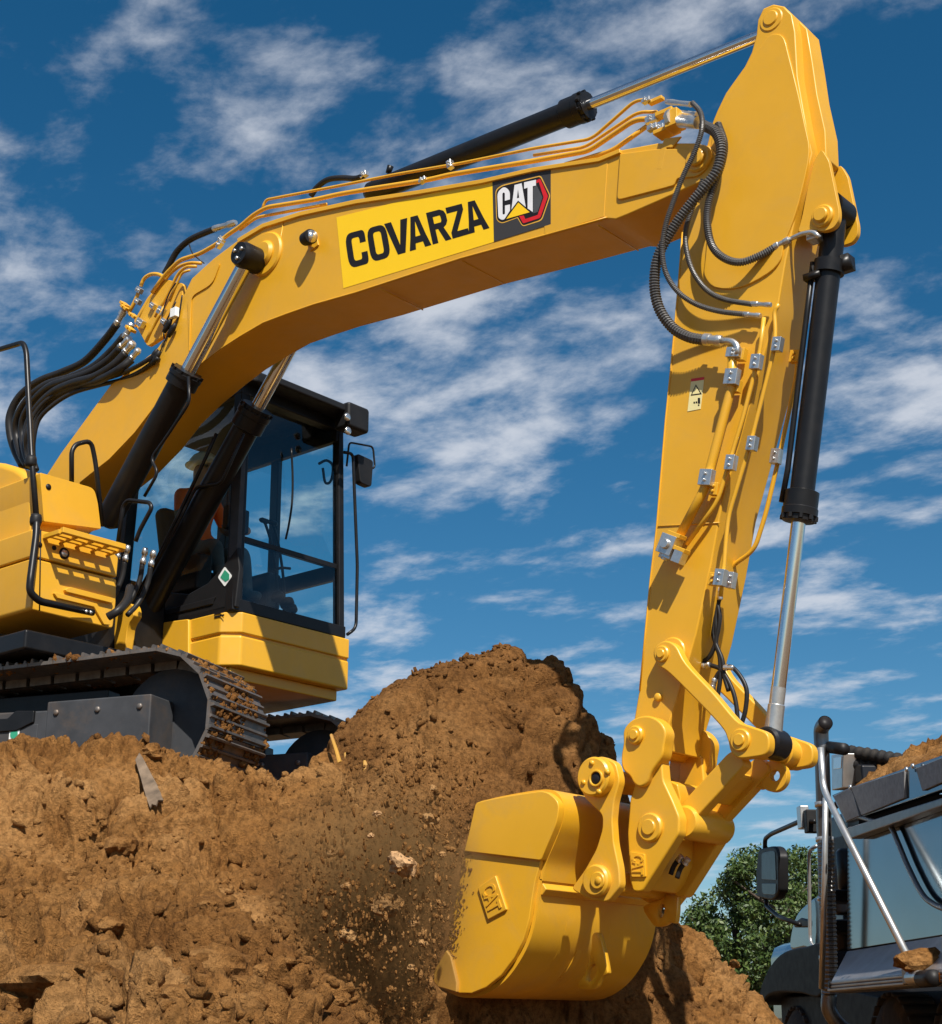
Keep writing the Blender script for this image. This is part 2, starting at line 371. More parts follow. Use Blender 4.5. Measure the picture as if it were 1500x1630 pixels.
def table(TX, TY, T, x, y):        # smooth (Catmull-Rom) table lookup
    ix, ux = cubic_w(TX, x); iy, uy = cubic_w(TY, y); r = np.zeros_like(x)
    def cw(u): return [(-u**3+2*u*u-u)/2, (3*u**3-5*u*u+2)/2, (-3*u**3+4*u*u+u)/2, (u**3-u*u)/2]
    wx = cw(ux); wy = cw(uy)
    for a in range(4):
        for b_ in range(4):
            jx = np.clip(ix+a-1, 0, len(TX)-1); jy = np.clip(iy+b_-1, 0, len(TY)-1); r = r+wx[a]*wy[b_]*T[jy, jx]
    return r
def grid_mesh(name, Pw, nr, nc, mat):
    idx = np.arange(nr*nc).reshape(nr, nc)
    q = np.stack([idx[:-1,:-1], idx[:-1,1:], idx[1:,1:], idx[1:,:-1]], -1).reshape(-1,4)
    me = bpy.data.meshes.new(name); me.vertices.add(len(Pw)); me.vertices.foreach_set('co', Pw.astype(np.float32).ravel())
    me.loops.add(q.size); me.loops.foreach_set('vertex_index', q.ravel().astype(np.int32)); me.polygons.add(len(q))
    me.polygons.foreach_set('loop_start', np.arange(0, q.size, 4, dtype=np.int32)); me.polygons.foreach_set('loop_total', np.full(len(q), 4, dtype=np.int32)); me.update(calc_edges=True)
    return me
def uv_world(u, v, z):
    return np.stack([CAM.x+RT.x*u+HD.x*v, CAM.y+RT.y*u+HD.y*v, CAM.z+z], -1)
def normals(Pw, nr, nc):
    G = Pw.reshape(nr, nc, 3); du = np.gradient(G, axis=1); dv = np.gradient(G, axis=0); n = np.cross(du, dv).reshape(-1,3); return n/np.maximum(np.linalg.norm(n, axis=1, keepdims=True), 1e-9)
def roughen(Pw, nr, nc, amp, seed=0, big_amp=0.3):
    n = normals(Pw, nr, nc)
    big = fbm(Pw*1.5, 4, seed)
    Pw = Pw+n*(big*0.15*amp)[:,None]
    wob = np.stack([fbm(Pw*3.1, 2, seed+50), fbm(Pw*3.1, 2, seed+60), fbm(Pw*3.1, 2, seed+70)], -1)
    q = Pw+wob*0.13
    m = np.clip(fbm(Pw*1.1+5, 3, seed+3)*3.6+0.18, 0, 1); m2 = np.clip(fbm(Pw*1.5+9, 3, seed+5)*3.2+0.35, 0.04, 1)
    f1, f2 = worley(q*3.2, seed+11); c1 = np.minimum((f2-f1)*2.6, 1.0)
    g1, g2 = worley(q*8.5+3, seed+21); c2 = np.minimum((g2-g1)*2.6, 1.0)
    h1, h2 = worley(q*21+7, seed+31); c3 = np.sqrt(np.maximum(0, 1-h1*h1))
    b1, b2 = worley(q*1.55+4, seed+101); c0 = np.minimum((b2-b1)*1.7, 1.0)
    k1, k2 = worley(q*46+1, seed+81); c4 = np.sqrt(np.maximum(0, 1-k1*k1))
    sh = np.clip(fbm(Pw*2.3+40, 3, seed+90)*3.0, -1, 1)
    m3 = np.clip(fbm(Pw*1.2+70, 3, seed+95)*2.4+0.15, 0, 1)
    rid = 1-np.abs(fbm(q*4.3+12, 4, seed+97))*2.6
    d = (c1-0.6)*0.105*m+(c2-0.6)*0.050*m2+((c3-0.6)*0.026+(c4-0.6)*0.014)*m3+fbm(Pw*9, 5, seed+41)*0.045*(0.35+0.65*m2)+fbm(Pw*34, 4, seed+45)*0.020+sh*0.045+rid*0.022*m3
    d = d+(c0-0.55)*0.12*big_amp*np.clip(m+.3, 0, 1)
    d = d-0.075*np.exp(-(f2-f1)*14)*m-0.036*np.exp(-(g2-g1)*10)*m2
    n = normals(Pw, nr, nc)*0.75; n[:,2] += 0.25
    return Pw+n*(d*amp)[:,None]
TX = [-300, 0, 200, 400, 520, 640, 760, 900, 1050, 1150, 1250, 1500]
TV = [2.6, 4.0, 4.6, 5.5, 6.5, 7.5, 8.5, 9.1, 9.6, 10.5, 12, 14, 17]
T = np.array([
 [-.45,-.45,-.45,-.60,-.75,-.85,-.85,-.85,-.85,-.85,-.85,-.85],
 [-.03,-.06,-.05,-.15,-.35,-.70,-.80,-.85,-.85,-.85,-.85,-.85],
 [ .16, .12, .12, .05,-.12,-.50,-.75,-.85,-.85,-.85,-.85,-.85],
 [ .38, .32, .30, .25, .14,-.25,-.65,-.75,-.80,-.85,-.85,-.85],
 [ .60, .54, .55, .48, .10,-.50,-.70,-.75,-.75,-.85,-.85,-.85],
 [ .82, .72, .66, .38, .00,-.45,-.65,-.75,-.75,-.80,-.85,-.85],
 [1.08, .95, .90, .78, .60, .10,-.40,-.70,-.75,-.75,-.80,-.85],
 [1.50,1.42,1.36,1.26,1.16, .75, .15,-.50,-.60,-.55,-.65,-.85],
 [1.70,1.72,1.63,1.52,1.50,1.25, .70,-.10,-.15,-.15,-.40,-.85],
 [1.64,1.60,1.56,1.52,1.55,1.50,1.35,1.00, .68, .36,-.02,-.80],
 [1.55,1.54,1.53,1.53,1.53,1.50,1.35,1.00, .60, .30,-.15,-.85],
 [1.53,1.53,1.53,1.53,1.53,1.45,1.20, .80, .30,-.10,-.60,-.85],
 [ .40, .40, .40, .40, .40, .20, .00,-.30,-.60,-.80,-.85,-.85]])
nc, nr = 760, 600
t_col = np.linspace(-380, 1420, nc); vr = 2.6+(14.0-2.6)*np.linspace(0, 1, nr)**1.0
vr = np.interp(np.linspace(0, 1, nr), [0, 0.08, 0.90, 1.0], [2.6, 3.9, 10.9, 16.5])
TT, VV = np.meshgrid(t_col, vr); TT = TT.ravel(); VV = VV.ravel()
zz_ = table(TX, TV, T, TT, VV)
Pw = uv_world((TT-750)/2635.0*VV, VV, zz_)
Pw = roughen(Pw, nr, nc, 1.0, 1, 1.0)
bank_me = grid_mesh('dirt_bank', Pw, nr, nc, 'soil')
bank = tag(link('dirt_bank', bank_me, 'soil', None, 0, False), kind='structure')
bankP = Pw
# the tall mound behind the bucket
mnc, mnr = 400, 360
ox = [430, 495, 522, 560, 600, 650, 700, 740, 790, 805, 850, 885, 905, 930, 948, 962, 985, 1005, 1050, 1110]
oy = [1330, 1240, 1172, 1140, 1112, 1090, 1068, 1052, 1043, 1040, 1050, 1052, 1068, 1100, 1135, 1165, 1190, 1270, 1420, 1560]
MV = 10.3; SH = ([700, 900], [0, 0.15])
mt = np.linspace(430, 1110, mnc); mv = np.linspace(8.55, 13.0, mnr)
A, B = np.meshgrid(mt, mv); A = A.ravel(); B = B.ravel()
sil = np.array([PV(x, np.interp(x, ox, oy)-8, MV+np.interp(x, *SH)).z-CZ for x in mt])
k_ = np.array([0.08, 0.2, 0.44, 0.2, 0.08]); sil = np.convolve(np.pad(sil, 2, mode='edge'), k_, 'valid')
silA = np.tile(sil, mnr)
shift = np.interp(A, *SH); wsh = shift/0.15; vC = MV+shift
Be = np.where(B < vC, MV-(vC-B)/(1-0.48*wsh), MV+B-vC)
front = np.interp(Be, [8.55, 8.9, 9.3, 9.7, 10.05, 10.3, 10.8, 11.5, 12.2], [-0.35, 0.14, 0.48, 0.76, 0.95, 1.0, 0.93, 0.6, 0.15])
base = -0.1
u_m = (A-750)/2600.0*(MV+shift+(B-MV-shift)*0.55)
zm = base+(silA-base)*front
Pm = roughen(uv_world(u_m, B, zm), mnr, mnc, 0.5, 200, 0.7)
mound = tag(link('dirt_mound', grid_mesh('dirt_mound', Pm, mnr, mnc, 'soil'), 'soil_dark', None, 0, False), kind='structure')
# stones and crumbs
def ico(sub=1):
    bm = bmesh.new(); bmesh.ops.create_icosphere(bm, subdivisions=sub, radius=1.0); v = np.array([x.co[:] for x in bm.verts]); f = np.array([[x.index for x in q.verts] for q in bm.faces]); bm.free(); return v, f
ICO1 = ico(1); ICO2 = ico(2); ICO3 = ico(3)
def scatter(name, cen, size, mat, flat=0.75, base_ico=ICO1, stretch=None):
    v, f = base_ico; n = len(cen); k = len(v); rng = np.random.default_rng(5)
    jit = 1+rng.normal(0, 0.26, (n, k)); sc = rng.uniform(0.5, 1.35, (n, 3)); sc[:,2] *= flat
    V = v[None]*jit[:,:,None]*sc[:,None,:]*size[:,None,None]
    q = rng.normal(0, 1, (n, 4)); q /= np.linalg.norm(q, axis=1, keepdims=True); w, x, y, z = q.T
    Rm = np.stack([np.stack([1-2*(y*y+z*z), 2*(x*y-z*w), 2*(x*z+y*w)], -1), np.stack([2*(x*y+z*w), 1-2*(x*x+z*z), 2*(y*z-x*w)], -1), np.stack([2*(x*z-y*w), 2*(y*z+x*w), 1-2*(x*x+y*y)], -1)], 1)
    V = np.einsum('nij,nkj->nki', Rm, V)
    if stretch is not None: V[:,:,2] *= stretch[:,None]
    V = V+cen[:,None,:]; F = (f[None]+(np.arange(n)*k)[:,None,None]).reshape(-1,3)
    me = bpy.data.meshes.new(name); me.vertices.add(n*k); me.vertices.foreach_set('co', V.astype(np.float32).ravel())
    me.loops.add(F.size); me.loops.foreach_set('vertex_index', F.ravel().astype(np.int32)); me.polygons.add(len(F))
    me.polygons.foreach_set('loop_start', np.arange(0, F.size, 3, dtype=np.int32)); me.polygons.foreach_set('loop_total', np.full(len(F), 3, dtype=np.int32)); me.update(calc_edges=True)
    return link(name, me, mat, None, 0, False)
rng = np.random.default_rng(3)
def pick(P, TTf, VVf, n, lo, hi, pw, cond):
    ids = np.where(cond)[0]; w = np.clip(fbm(P[ids]*1.3+31, 2, 77)*2+0.9, 0.05, 2)/VVf[ids]**1.0; w /= w.sum()
    s = rng.choice(ids, n, p=w); size = lo+(hi-lo)*rng.random(n)**pw; c = P[s].copy(); c[:,2] += size*0.25; return c, size
c, s_ = pick(bankP, TT, VV, 20000, 0.003, 0.040, 8, (VV > 3.8) & (VV < 11.3) & (TT < 1350))
tag(scatter('soil_crumbs', c, s_, 'soil'), 'loose brown crumbs strewn over the dirt bank', 'soil', kind='stuff')
c, s_ = pick(Pm, A, B, 8000, 0.003, 0.032, 8, (B < 10.6))
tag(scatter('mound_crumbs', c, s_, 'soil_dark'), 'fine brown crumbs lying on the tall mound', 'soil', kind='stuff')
# soil pouring out of the bucket
nF = 10400
pxs = np.concatenate([rng.normal(600, 76, 5600), rng.normal(690, 48, 3400), rng.normal(520, 60, 1400)]); pys = np.concatenate([rng.normal(1430, 110, 5600), rng.normal(1400, 110, 3400), rng.normal(1460, 60, 1400)])
vs_ = rng.normal(7.95, 0.40, nF)
ok = (pys > 1180) & (pxs < 760-np.clip((pys-1270)*0.24, 0, 75)) & (pys > 1180+np.clip(600-pxs, 0, 300)*0.9) & (vs_ < 9.1)
cc = np.array([PV(x, y, v)[:] for x, y, v, k in zip(pxs, pys, vs_, ok) if k]); ss = 0.0018+0.011*rng.random(len(cc))**6
tag(scatter('falling_soil', cc, ss, 'soil', 0.9, ICO1, 1+1.6*rng.random(len(cc))), 'spray of brown soil grains falling beside the yellow bucket', 'soil', kind='stuff')

bvh_bank = BVHTree.FromPolygons([Vector(p) for p in bankP[:, :]], [tuple(p.vertices) for p in bank_me.polygons])
def on_bank(px, py):
    d = ray(px, py).normalized(); h = bvh_bank.ray_cast(CAM, d); return h[0]
def clod(name, pos, size, mat, label, group, seed, cat='clod', sx=1.0, sz=0.75, rot=0.0):
    v, f = ICO3; P = v*np.array([1.15*sx, 0.9, sz]); P = P*(1+0.42*fbm(v*1.3+seed*7.7, 2, seed)[:,None]+0.16*(np.minimum((worley(v*1.9+seed, seed)[1]-worley(v*1.9+seed, seed)[0])*2, 1)-0.6)[:,None]+0.16*fbm(v*4.2+seed, 4, seed+3)[:,None])
    a = seed*1.7+rot; P = P@np.array([[math.cos(a), -math.sin(a), 0],[math.sin(a), math.cos(a), 0],[0,0,1]]).T*size
    o = link(name, mesh(name, P.tolist(), [tuple(q) for q in f.tolist()]), mat, None, 0, False); o.location = pos
    return tag(o, label, cat, group)
air = [(640,1378,30,'p'),(616,1442,26,'s'),(552,1411,10,'s'),(553,1490,16,'s'),(528,1358,10,'s'),(658,1470,9,'s'),(600,1295,8,'p'),(684,1305,14,'s'),(548,1412,6,'p'),(674,1502,8,'s'),(590,1330,6,'p'),(690,1255,7,'s'),(705,1360,6,'s'),(655,1540,7,'s')]
for k, (x, y, rp, mk) in enumerate(air):
    v = 7.45+0.4*((k*37) % 10)/10
    clod('soil_clod', PV(x, y, v), rp*0.95/2635*v, 'soil_light' if mk == 's' else 'soil_pale',
         'brown soil clod tumbling through the dust left of the bucket' if mk == 's' else 'pale stone tumbling through the dust left of the bucket',
         'brown clods falling from the bucket' if mk == 's' else 'pale stones falling from the bucket', k+3, 'clod' if mk == 's' else 'stone')
clod('soil_clod', PV(1170,1534,9.3), 0.036, 'soil', 'orange brown clod in mid air before the green trees', None, 40)
ground_clods = [(345,1530,62,.75),(285,1580,48,.6),(420,1545,24,.8),(385,1565,22,.8),(455,1530,20,.7),(110,1550,78,.5),(410,1590,26,.7),(240,1195,20,.8),(440,1230,20,.8),(120,1390,34,.8),(190,1340,30,.8),(25,1590,38,.8),(500,1570,18,.8),(540,1590,16,.8),(330,1440,20,.7),(180,1470,26,.6)]
for k, (x, y, rp, fl) in enumerate(ground_clods):
    p = on_bank(x, y)
    if p is None: continue
    dv = (p-CAM).dot(HD)
    lb = {0: 'largest angular clod, dark gap under it, low on the dirt bank', 5: 'broad flat-topped hump of packed soil low on the dirt bank', 7: 'rounded clod beside the top of the weathered board', 8: 'rounded clod just below the muddy track shoes'}.get(k)
    clod('soil_clod', p+Vector((0,0,-0.2*rp/2635*dv)), rp*0.9/2635*dv, 'soil', lb or 'lumpy brown clod lying loose on the dirt bank', 'clods lying in the dirt bank', k+60, 'clod', 1.1, fl)
# weathered board sticking out of the bank
p0 = on_bank(222,1212); p1 = on_bank(252,1288)
if p0 and p1:
    ax = (p1-p0).normalized(); ay = ax.cross(Vector(CAM-p0).normalized()).normalized(); an = ay.cross(ax)
    L_ = (p1-p0).length*1.08; c_ = p0+an*0.045; mb = MB()
    for (sgn, th, sh_) in ((1, .016, 0), (-1, .010, .012)):
        out_ = [(0,-.018),(.12,-.026),(.5,-.036),(.82,-.046),(.96,-.040),(.93,-.015),(1,.004),(.95,.024),(.99,.040),(.8,.040),(.45,.028),(.1,.020)]
        mb.prism([c_-an*sh_+ax*L_*u*(1 if sgn > 0 else .93)+ay*w*(1 if sgn > 0 else 1.1) for u, w in out_], an*th*sgn)
    tag(mb.build('wood_board', 'wood', None, .003), 'weathered grey brown board sticking out of the dirt bank', 'board')

# half-buried yellow bucket with teeth at the left end of the mound
bb = empty('loader_bucket', PV(560,1290,9.3)); tag(bb, 'yellow steel bucket corner with teeth, half buried at the mound edge', 'bucket')
q = [PV(*p) for p in ((524,1170,9.75),(527,1167,9.75),(536,1192,9.66),(542,1212,9.6),(537,1215,9.6),(532,1195,9.66))]
MB().prism(q, (HD+RT*0.5)*0.02).build('side_plate', 'yellow_dusty', bb, 0.006)
bvh_m = BVHTree.FromPolygons([Vector(p) for p in Pm], [tuple(p.vertices) for p in mound.data.polygons])
for (x, y, l_) in ((553,1212,.11),(583,1222,.09)):
    d_ = ray(x, y).normalized(); h1 = bvh_bank.ray_cast(CAM, d_); h2 = bvh_m.ray_cast(CAM, d_); dist_ = min(h[3] for h in (h1, h2) if h[0] is not None); p = CAM+d_*dist_
    ax = (UZ*.9-RT*.25+HD*.35).normalized(); ay = ax.cross(d_).normalized(); MB().prism([p+ax*l_*.6-ay*.008, p+ax*l_*.6+ay*.008, p-ax*l_*.2+ay*.022, p-ax*l_*.6+ay*.022, p-ax*l_*.6-ay*.022, p-ax*l_*.2-ay*.022], d_*.06).build('tooth', 'yellow_dusty', bb, .005)

# ================================================================== EXCAVATOR
EX = empty('excavator', PY(120,1010,0)*1.0 if False else Vector((-10.6, 0, CZ+1.55)))
tag(EX, 'yellow crawler excavator with raised boom on the dirt bank', 'excavator')
# ---- boom
BY = -0.235; BW = 0.47
btop = [(70,762),(96,722),(176,612),(248,557),(276,520),(289,476),(305,443),(340,411),(380,381),(420,357),(480,338),(567,319),(667,304),(767,287),(850,268),(955,252),(989,238),(1048,227),(1107,227),(1130,232),(1141,250),(1140,270),(1128,284)]
bbot = [(1100,296),(1055,317),(1000,341),(980,349),(966,348),(900,367),(850,381),(733,413),(567,467),(500,486),(457,501),(420,515),(384,536),(350,558),(320,581),(280,615),(247,648),(215,690),(175,732),(128,770),(95,805),(60,835),(48,815),(50,790)]
boom = ext('boom', btop+bbot, BY, BY, -BY, 'yellow', EX, 0.010)
ext('tip_plate', rpoly([(989,246),(984,320,8),(1054,302,4),(1075,296,3),(1080,285,4),(1112,282,8),(1128,268,8),(1128,244,8),(1100,238,6),(1050,238,6)]), BY, BY-0.014, BY+0.01, 'yellow', boom, 0.005)
ext('seam_plate', rpoly([(860,267),(955,254),(968,252),(962,345),(900,364),(868,373)]), BY, BY-0.003, BY+0.01, 'yellow', boom, 0.002)
ext('edge_flange', [(x, y-0.0) for x, y in btop[8:17]]+[(x+1.0, y+6.5) for x, y in reversed(btop[8:17])], BY, BY-0.018, BY+0.01, 'yellow', boom, 0.004)
mb = MB(); boss(mb, 424, 405, BY, BY-0.02, BY+0.05, 0.175, 40, 0.012); mb.build('pin_boss', 'yellow', boom, 0, True); sharp(bpy.data.objects['pin_boss'])
mb = MB(); boss(mb, 424, 405, BY, BY-0.05, BY+0.05, 0.10, 32, 0.02); sharp(mb.build('pin_boss', 'yellow', boom))
mb = MB(); boss(mb, 1113, 253, BY-0.01, BY-0.055, BY+0.05, 0.055, 28, 0.008); sharp(mb.build('pin_cap', 'yellow', boom))
mb = MB(); boss(mb, 1113, 253, BY-0.01, BY-0.030, BY+0.05, 0.085, 28, 0.010); sharp(mb.build('pin_boss', 'yellow', boom))
MB().prism([PY(x, y, BY)+NY*0.004 for x, y in rpoly([(303,560,3),(300,470,14),(330,430,10),(352,418,6),(340,452,12),(306,472,10)])], NY*0.006).build('gusset_plate', 'yellow', boom, 0.003)
# far-side twin of the foot, cross seams below
for pts, nm in ((bbot[4:20], 'weld_seam'),): MB().tube([PY(x, y-1.5, BY)+NY*.003 for x, y in pts], .006, 6).build(nm, 'yellow', boom)
for (x, y) in ((949,356),(603,458),(733,413)):
    a = PY(x, y, BY)+UZ*.0; MB().tube([Vector((a.x, BY+.02, a.z-.001)), Vector((a.x, -BY-.02, a.z-.001))], .005, 6).build('weld_seam', 'yellow', boom)
for (x0, y0, x1, y1) in ((452,350,440,420),):
    MB().tube([PY(x0, y0, BY)+NY*.001, PY(x1, y1, BY)+NY*.001], .004, 6).build('weld_seam', 'yellow', boom)
# decals
dq = [(536,346),(785,283),(787,385),(547,459)]
plate('decal', dq, BY, 0.0005, 'decal_yellow', boom, 0.0015)
plate('decal', [(784.5,287),(877.5,265),(877.5,357),(787,385)], BY, 0.0012, 'decal_dark', boom, 0.0020)
tq = [PY(x, y, BY) for x, y in ((549,373),(767,316),(780,363),(557,428))]
def strip(outer, inner, closed):
    n_ = len(outer); return [[outer[k], outer[(k+1) % n_], inner[(k+1) % n_], inner[k]] for k in range(n_ if closed else n_-1)]
o_out = rpoly([(0,0,.34),(1,0,.34),(1,1,.34),(0,1,.34)], 5); o_in = rpoly([(.30,.17,.12),(.70,.17,.12),(.70,.83,.12),(.30,.83,.12)], 5)
c_out = rpoly([(1,.64),(1,1,.34),(0,1,.34),(0,0,.34),(1,0,.34),(1,.36)], 5); c_in = rpoly([(.70,.64),(.70,.83,.12),(.30,.83,.12),(.30,.17,.12),(.70,.17,.12),(.70,.36)], 5)
mir_ = lambda q: [(1-x, y) for x, y in reversed(q)]
aL = [[(0,0),(.29,0),(.33,.18),(.065,.18)], [(.14,.38),(.385,.38),(.5,.84),(.5,1),(.33,1)]]
GL = {'O': strip(o_out, o_in, True), 'C': strip(c_out, c_in, False), 'V': [[(0,1),(.30,1),(.5,.26),(.70,1),(1,1),(.66,0),(.34,0)]],
      'A': aL+[mir_(q) for q in aL]+[[(.065,.18),(.935,.18),(.86,.38),(.14,.38)]],
      'R': [[(0,0),(.3,0),(.3,1),(0,1)], [(.3,1),(.72,1),(.92,.93),(.68,.82),(.3,.82)], [(.92,.93),(1,.80),(1,.60),(.90,.49),(.66,.60),(.70,.66),(.70,.76),(.68,.82)], [(.3,.60),(.66,.60),(.90,.49),(.74,.42),(.3,.42)], [(.44,.42),(.74,.42),(1,0),(.68,0)]],
      'Z': [[(0,1),(1,1),(1,.81),(0,.81)], [(.64,.81),(1,.81),(.37,.19),(0,.19)], [(0,.19),(1,.19),(1,0),(0,0)]]}
for ch, ua, ub in (('C',0,.152),('O',.168,.315),('V',.306,.478),('A',.450,.604),('R',.614,.745),('Z',.752,.866),('A',.862,1.0)):
    q4 = [tq[0].lerp(tq[1], ua), tq[0].lerp(tq[1], ub), tq[3].lerp(tq[2], ub), tq[3].lerp(tq[2], ua)]; mb = MB()
    for q in GL[ch]: mb.add([(q4[3].lerp(q4[2], x)).lerp(q4[0].lerp(q4[1], x), y)+NY*.003 for x, y in q], [tuple(range(len(q)))])
    mb.build('letter', 'ink', boom, 0, False)
LG = lambda pts, r=0: rpoly([(*zl(*p[:2]), *( [p[2]/10.7] if len(p) > 2 else [])) for p in pts])
def lg(pts, lift, mat): return plate('logo', LG(pts), BY, lift, mat, boom, 0.0006)
lg([(315,560,110),(420,480,60),(1090,315,40),(1255,660,40),(1110,1085,60),(780,1190,50),(690,1040),(420,1140,70),(330,1080,80)], 0.0034, 'logo_gold')
lg([(330,575,100),(425,500,60),(1080,335,40),(1238,660,40),(1098,1068,60),(785,1170,40),(700,1022),(425,1120,60),(345,1070,70)], 0.0042, 'ink')
lg([(965,530),(1020,480),(1120,690),(1040,940),(965,965)], 0.0050, 'logo_mesh')
lg([(1018,400),(1080,370,20),(1215,670,20),(1085,1040,30),(790,1135,20),(725,1010),(800,1000),(830,1060),(1040,990),(1140,690),(1060,430),(1018,450)], 0.0050, 'logo_red')
lg([(350,600,90),(470,500,60),(565,580,60),(565,725),(480,750),(480,620,15),(460,605,10),(437,625,15),(440,980,20),(465,985,10),(482,970,15),(482,830),(567,812),(567,915),(460,1085,60),(370,1050,60)], 0.0052, 'logo_white')
lg([(645,480),(765,450),(835,855),(705,745),(592,900)], 0.0052, 'logo_white'); lg([(705,560),(725,695),(688,705)], 0.0060, 'ink')
lg([(808,435),(1010,390),(1010,490),(955,500),(955,940),(868,880),(868,525),(808,545)], 0.0052, 'logo_white')
lg([(710,780),(905,945),(505,1060)], 0.0060, 'decal_yellow')
# work lamp on boom
mb = MB(); mb.box(PY(500,386,BY)+NY*0.006, 0.045, 0.006, 0.055, Vector((.96,0,.26)), Vector((0,1,0)), Vector((-.26,0,.96))); mb.box(PY(496,390,BY)+NY*0.05, 0.022, 0.045, 0.005); mb.build('lamp_bracket', 'yellow', boom, 0.003)
p = PY(490,378,BY-0.09); mb = MB(); mb.lathe(p+Vector((-.06,0.02,.01)), p+Vector((.05,-.01,-.01)), [(0,.03),(.15,.048),(.9,.055),(1,.05)], 24); sharp(mb.build('work_lamp', 'black_plastic', boom))
MB().cyl(p+Vector((.046,-.008,-.01)), p+Vector((.054,-.012,-.012)), 0.045, 24).build('lamp_lens', 'lamp_glass', boom)
# pipes along the boom
PM = 'yellow'
pipe('pipe', [(417,334),(423,318),(533,297),(633,277),(733,260),(850,236),(942,221),(1011,160),(1033,158)], -0.16, 0.011, PM, boom)
pipe('pipe', [(242,466),(262,438),(286,414),(318,404),(346,388),(362,374),(382,361),(402,343),(424,330),(500,318),(540,309),(587,301),(683,286),(717,278),(850,256),(938,240),(1011,190),(1050,189)], -0.19, 0.017, PM, boom)
pipe('pipe', [(850,247),(932,234),(1016,178),(1046,178)], -0.10, 0.011, PM, boom)
pipe('pipe', [(900,262),(975,240),(1034,198)], -0.05, 0.016, PM, boom)
pipe('pipe', [(224,456),(229,443),(240,436),(252,436),(264,443)], -0.05, 0.016, PM, boom)
pipe('pipe', [(228,505),(250,466),(268,438),(284,424),(302,418),(320,419)], -0.12, 0.014, PM, boom)
pipe('pipe', [(247,505),(266,470),(283,436),(296,424),(312,424)], -0.20, 0.013, PM, boom)
pipe('pipe', [(270,480),(284,446),(290,434),(302,430)], -0.22, 0.010, PM, boom)
pipe('pipe', [(382,366),(408,346),(440,340),(520,325)], -0.10, 0.012, PM, boom)
pipe('pipe', [(216,520),(236,480),(248,462)], -0.16, 0.015, PM, boom)
pipe('pipe', [(205,498),(214,482),(222,462)], -0.05, 0.017, PM, boom)
pipe('pipe', [(232,545),(246,515),(262,488)], -0.24, 0.014, PM, boom)
def clampbox(x, y, Y, sx, sy, sz, parent, mat='zinc', yaw=0.0, tilt=0.0):
    c = PY(x, y, Y); ax = Vector((math.cos(tilt),0,math.sin(tilt))); az_ = Vector((-math.sin(tilt),0,math.cos(tilt)))
    mb = MB(); mb.box(c, sx, sy, sz, ax, Vector((0,1,0)), az_)
    mb.lathe(c-Vector((0,sy,0))+az_*sz*.4, c-Vector((0,sy+.012,0))+az_*sz*.4, [(0,.009),(1,.009)], 6); mb.lathe(c-Vector((0,sy,0))-az_*sz*.4, c-Vector((0,sy+.012,0))-az_*sz*.4, [(0,.009),(1,.009)], 6)
    return mb.build('pipe_clamp', mat, parent, 0.003)
for (x, y, Y, a, b_, c_, ti) in ((222,462,-.06,.022,.03,.035,.9),(220,480,-.06,.022,.03,.03,.9),(224,514,-.2,.03,.03,.045,.9),(257,495,-.23,.03,.03,.04,.9),(244,487,-.18,.022,.03,.03,.9),(262,512,-.25,.02,.03,.03,.9),(353,382,-.2,.02,.03,.03,.6),(350,390,-.22,.03,.02,.016,.6),
    (717,262,-.17,.02,.04,.03,.2),(674,287,-.2,.03,.03,.014,.2),(1030,160,-.17,.03,.03,.014,0),(1038,190,-.2,.04,.03,.022,0),(1040,203,-.22,.035,.03,.018,0),(1052,205,-.2,.03,.03,.02,0),(580,278,-.02,.03,.04,.02,.2)):
    clampbox(x, y, Y, a, .02, c_, boom, 'zinc', 0, ti)
for (x, y, Y) in ((199,485,-.05),(213,503,-.12),(208,524,-.2),(200,490,-.06)):
    clampbox(x, y, Y, .05, .03, .012, boom, 'yellow', 0, .9+math.pi/2*0-1.6)
def fitting(name, a, b_, r, parent, Y):
    p, q = PY(*a, Y), PY(*b_, Y); mb = MB(); mb.lathe(p, q, [(0,r*.8),(.1,r*1.25),(.35,r*1.25),(.38,r),(.7,r),(.72,r*1.15),(.95,r*1.15),(1,r)], 12); return sharp(mb.build(name, 'zinc', parent))
for (a, b_, r, Y) in (((199,492),(184,518),.026,-.05),((211,514),(198,538),.026,-.12),((208,538),(190,554),.026,-.18),((213,545),(198,562),.028,-.24),((222,556),(208,572),.022,-.25),((376,354),(340,364),.022,-.02)):
    fitting('hose_fitting', a, b_, r, boom, Y)
mb = MB(); mb.box(PY(278,498,-.27), .035, .02, .04); mb.build('sensor_tag', 'label_white', boom, .006)
for (x, y) in ((268,517),(275,524),(246,565),(250,568)):
    p = PY(x, y, -.27); MB().lathe(p+Vector((-.05,0,-.05)), p+Vector((.03,0,.04)), [(0,.016),(.3,.022),(.7,.022),(1,.014)], 10).build('cable_connector', 'black_plastic', boom)
mb = MB()
for pts in ([(264,525),(258,505),(268,470),(280,450)],[(275,530),(285,500),(290,470)],[(255,560),(268,530),(275,505)],[(262,545),(262,520),(280,480)]):
    mb.tube(path(pts, -.25), .006, 6)
mb.build('cable', 'rubber', boom)
pipe('cable', [(301,388),(306,404),(325,419)], -.2, .005, 'rubber', boom)
ext('pipe_bracket', rpoly([(x, y, 4) for x, y in ((214,512),(236,474),(262,444),(294,452),(288,500),(264,534),(236,552))]), -.16, -.17, -.13, 'yellow', boom, .006)
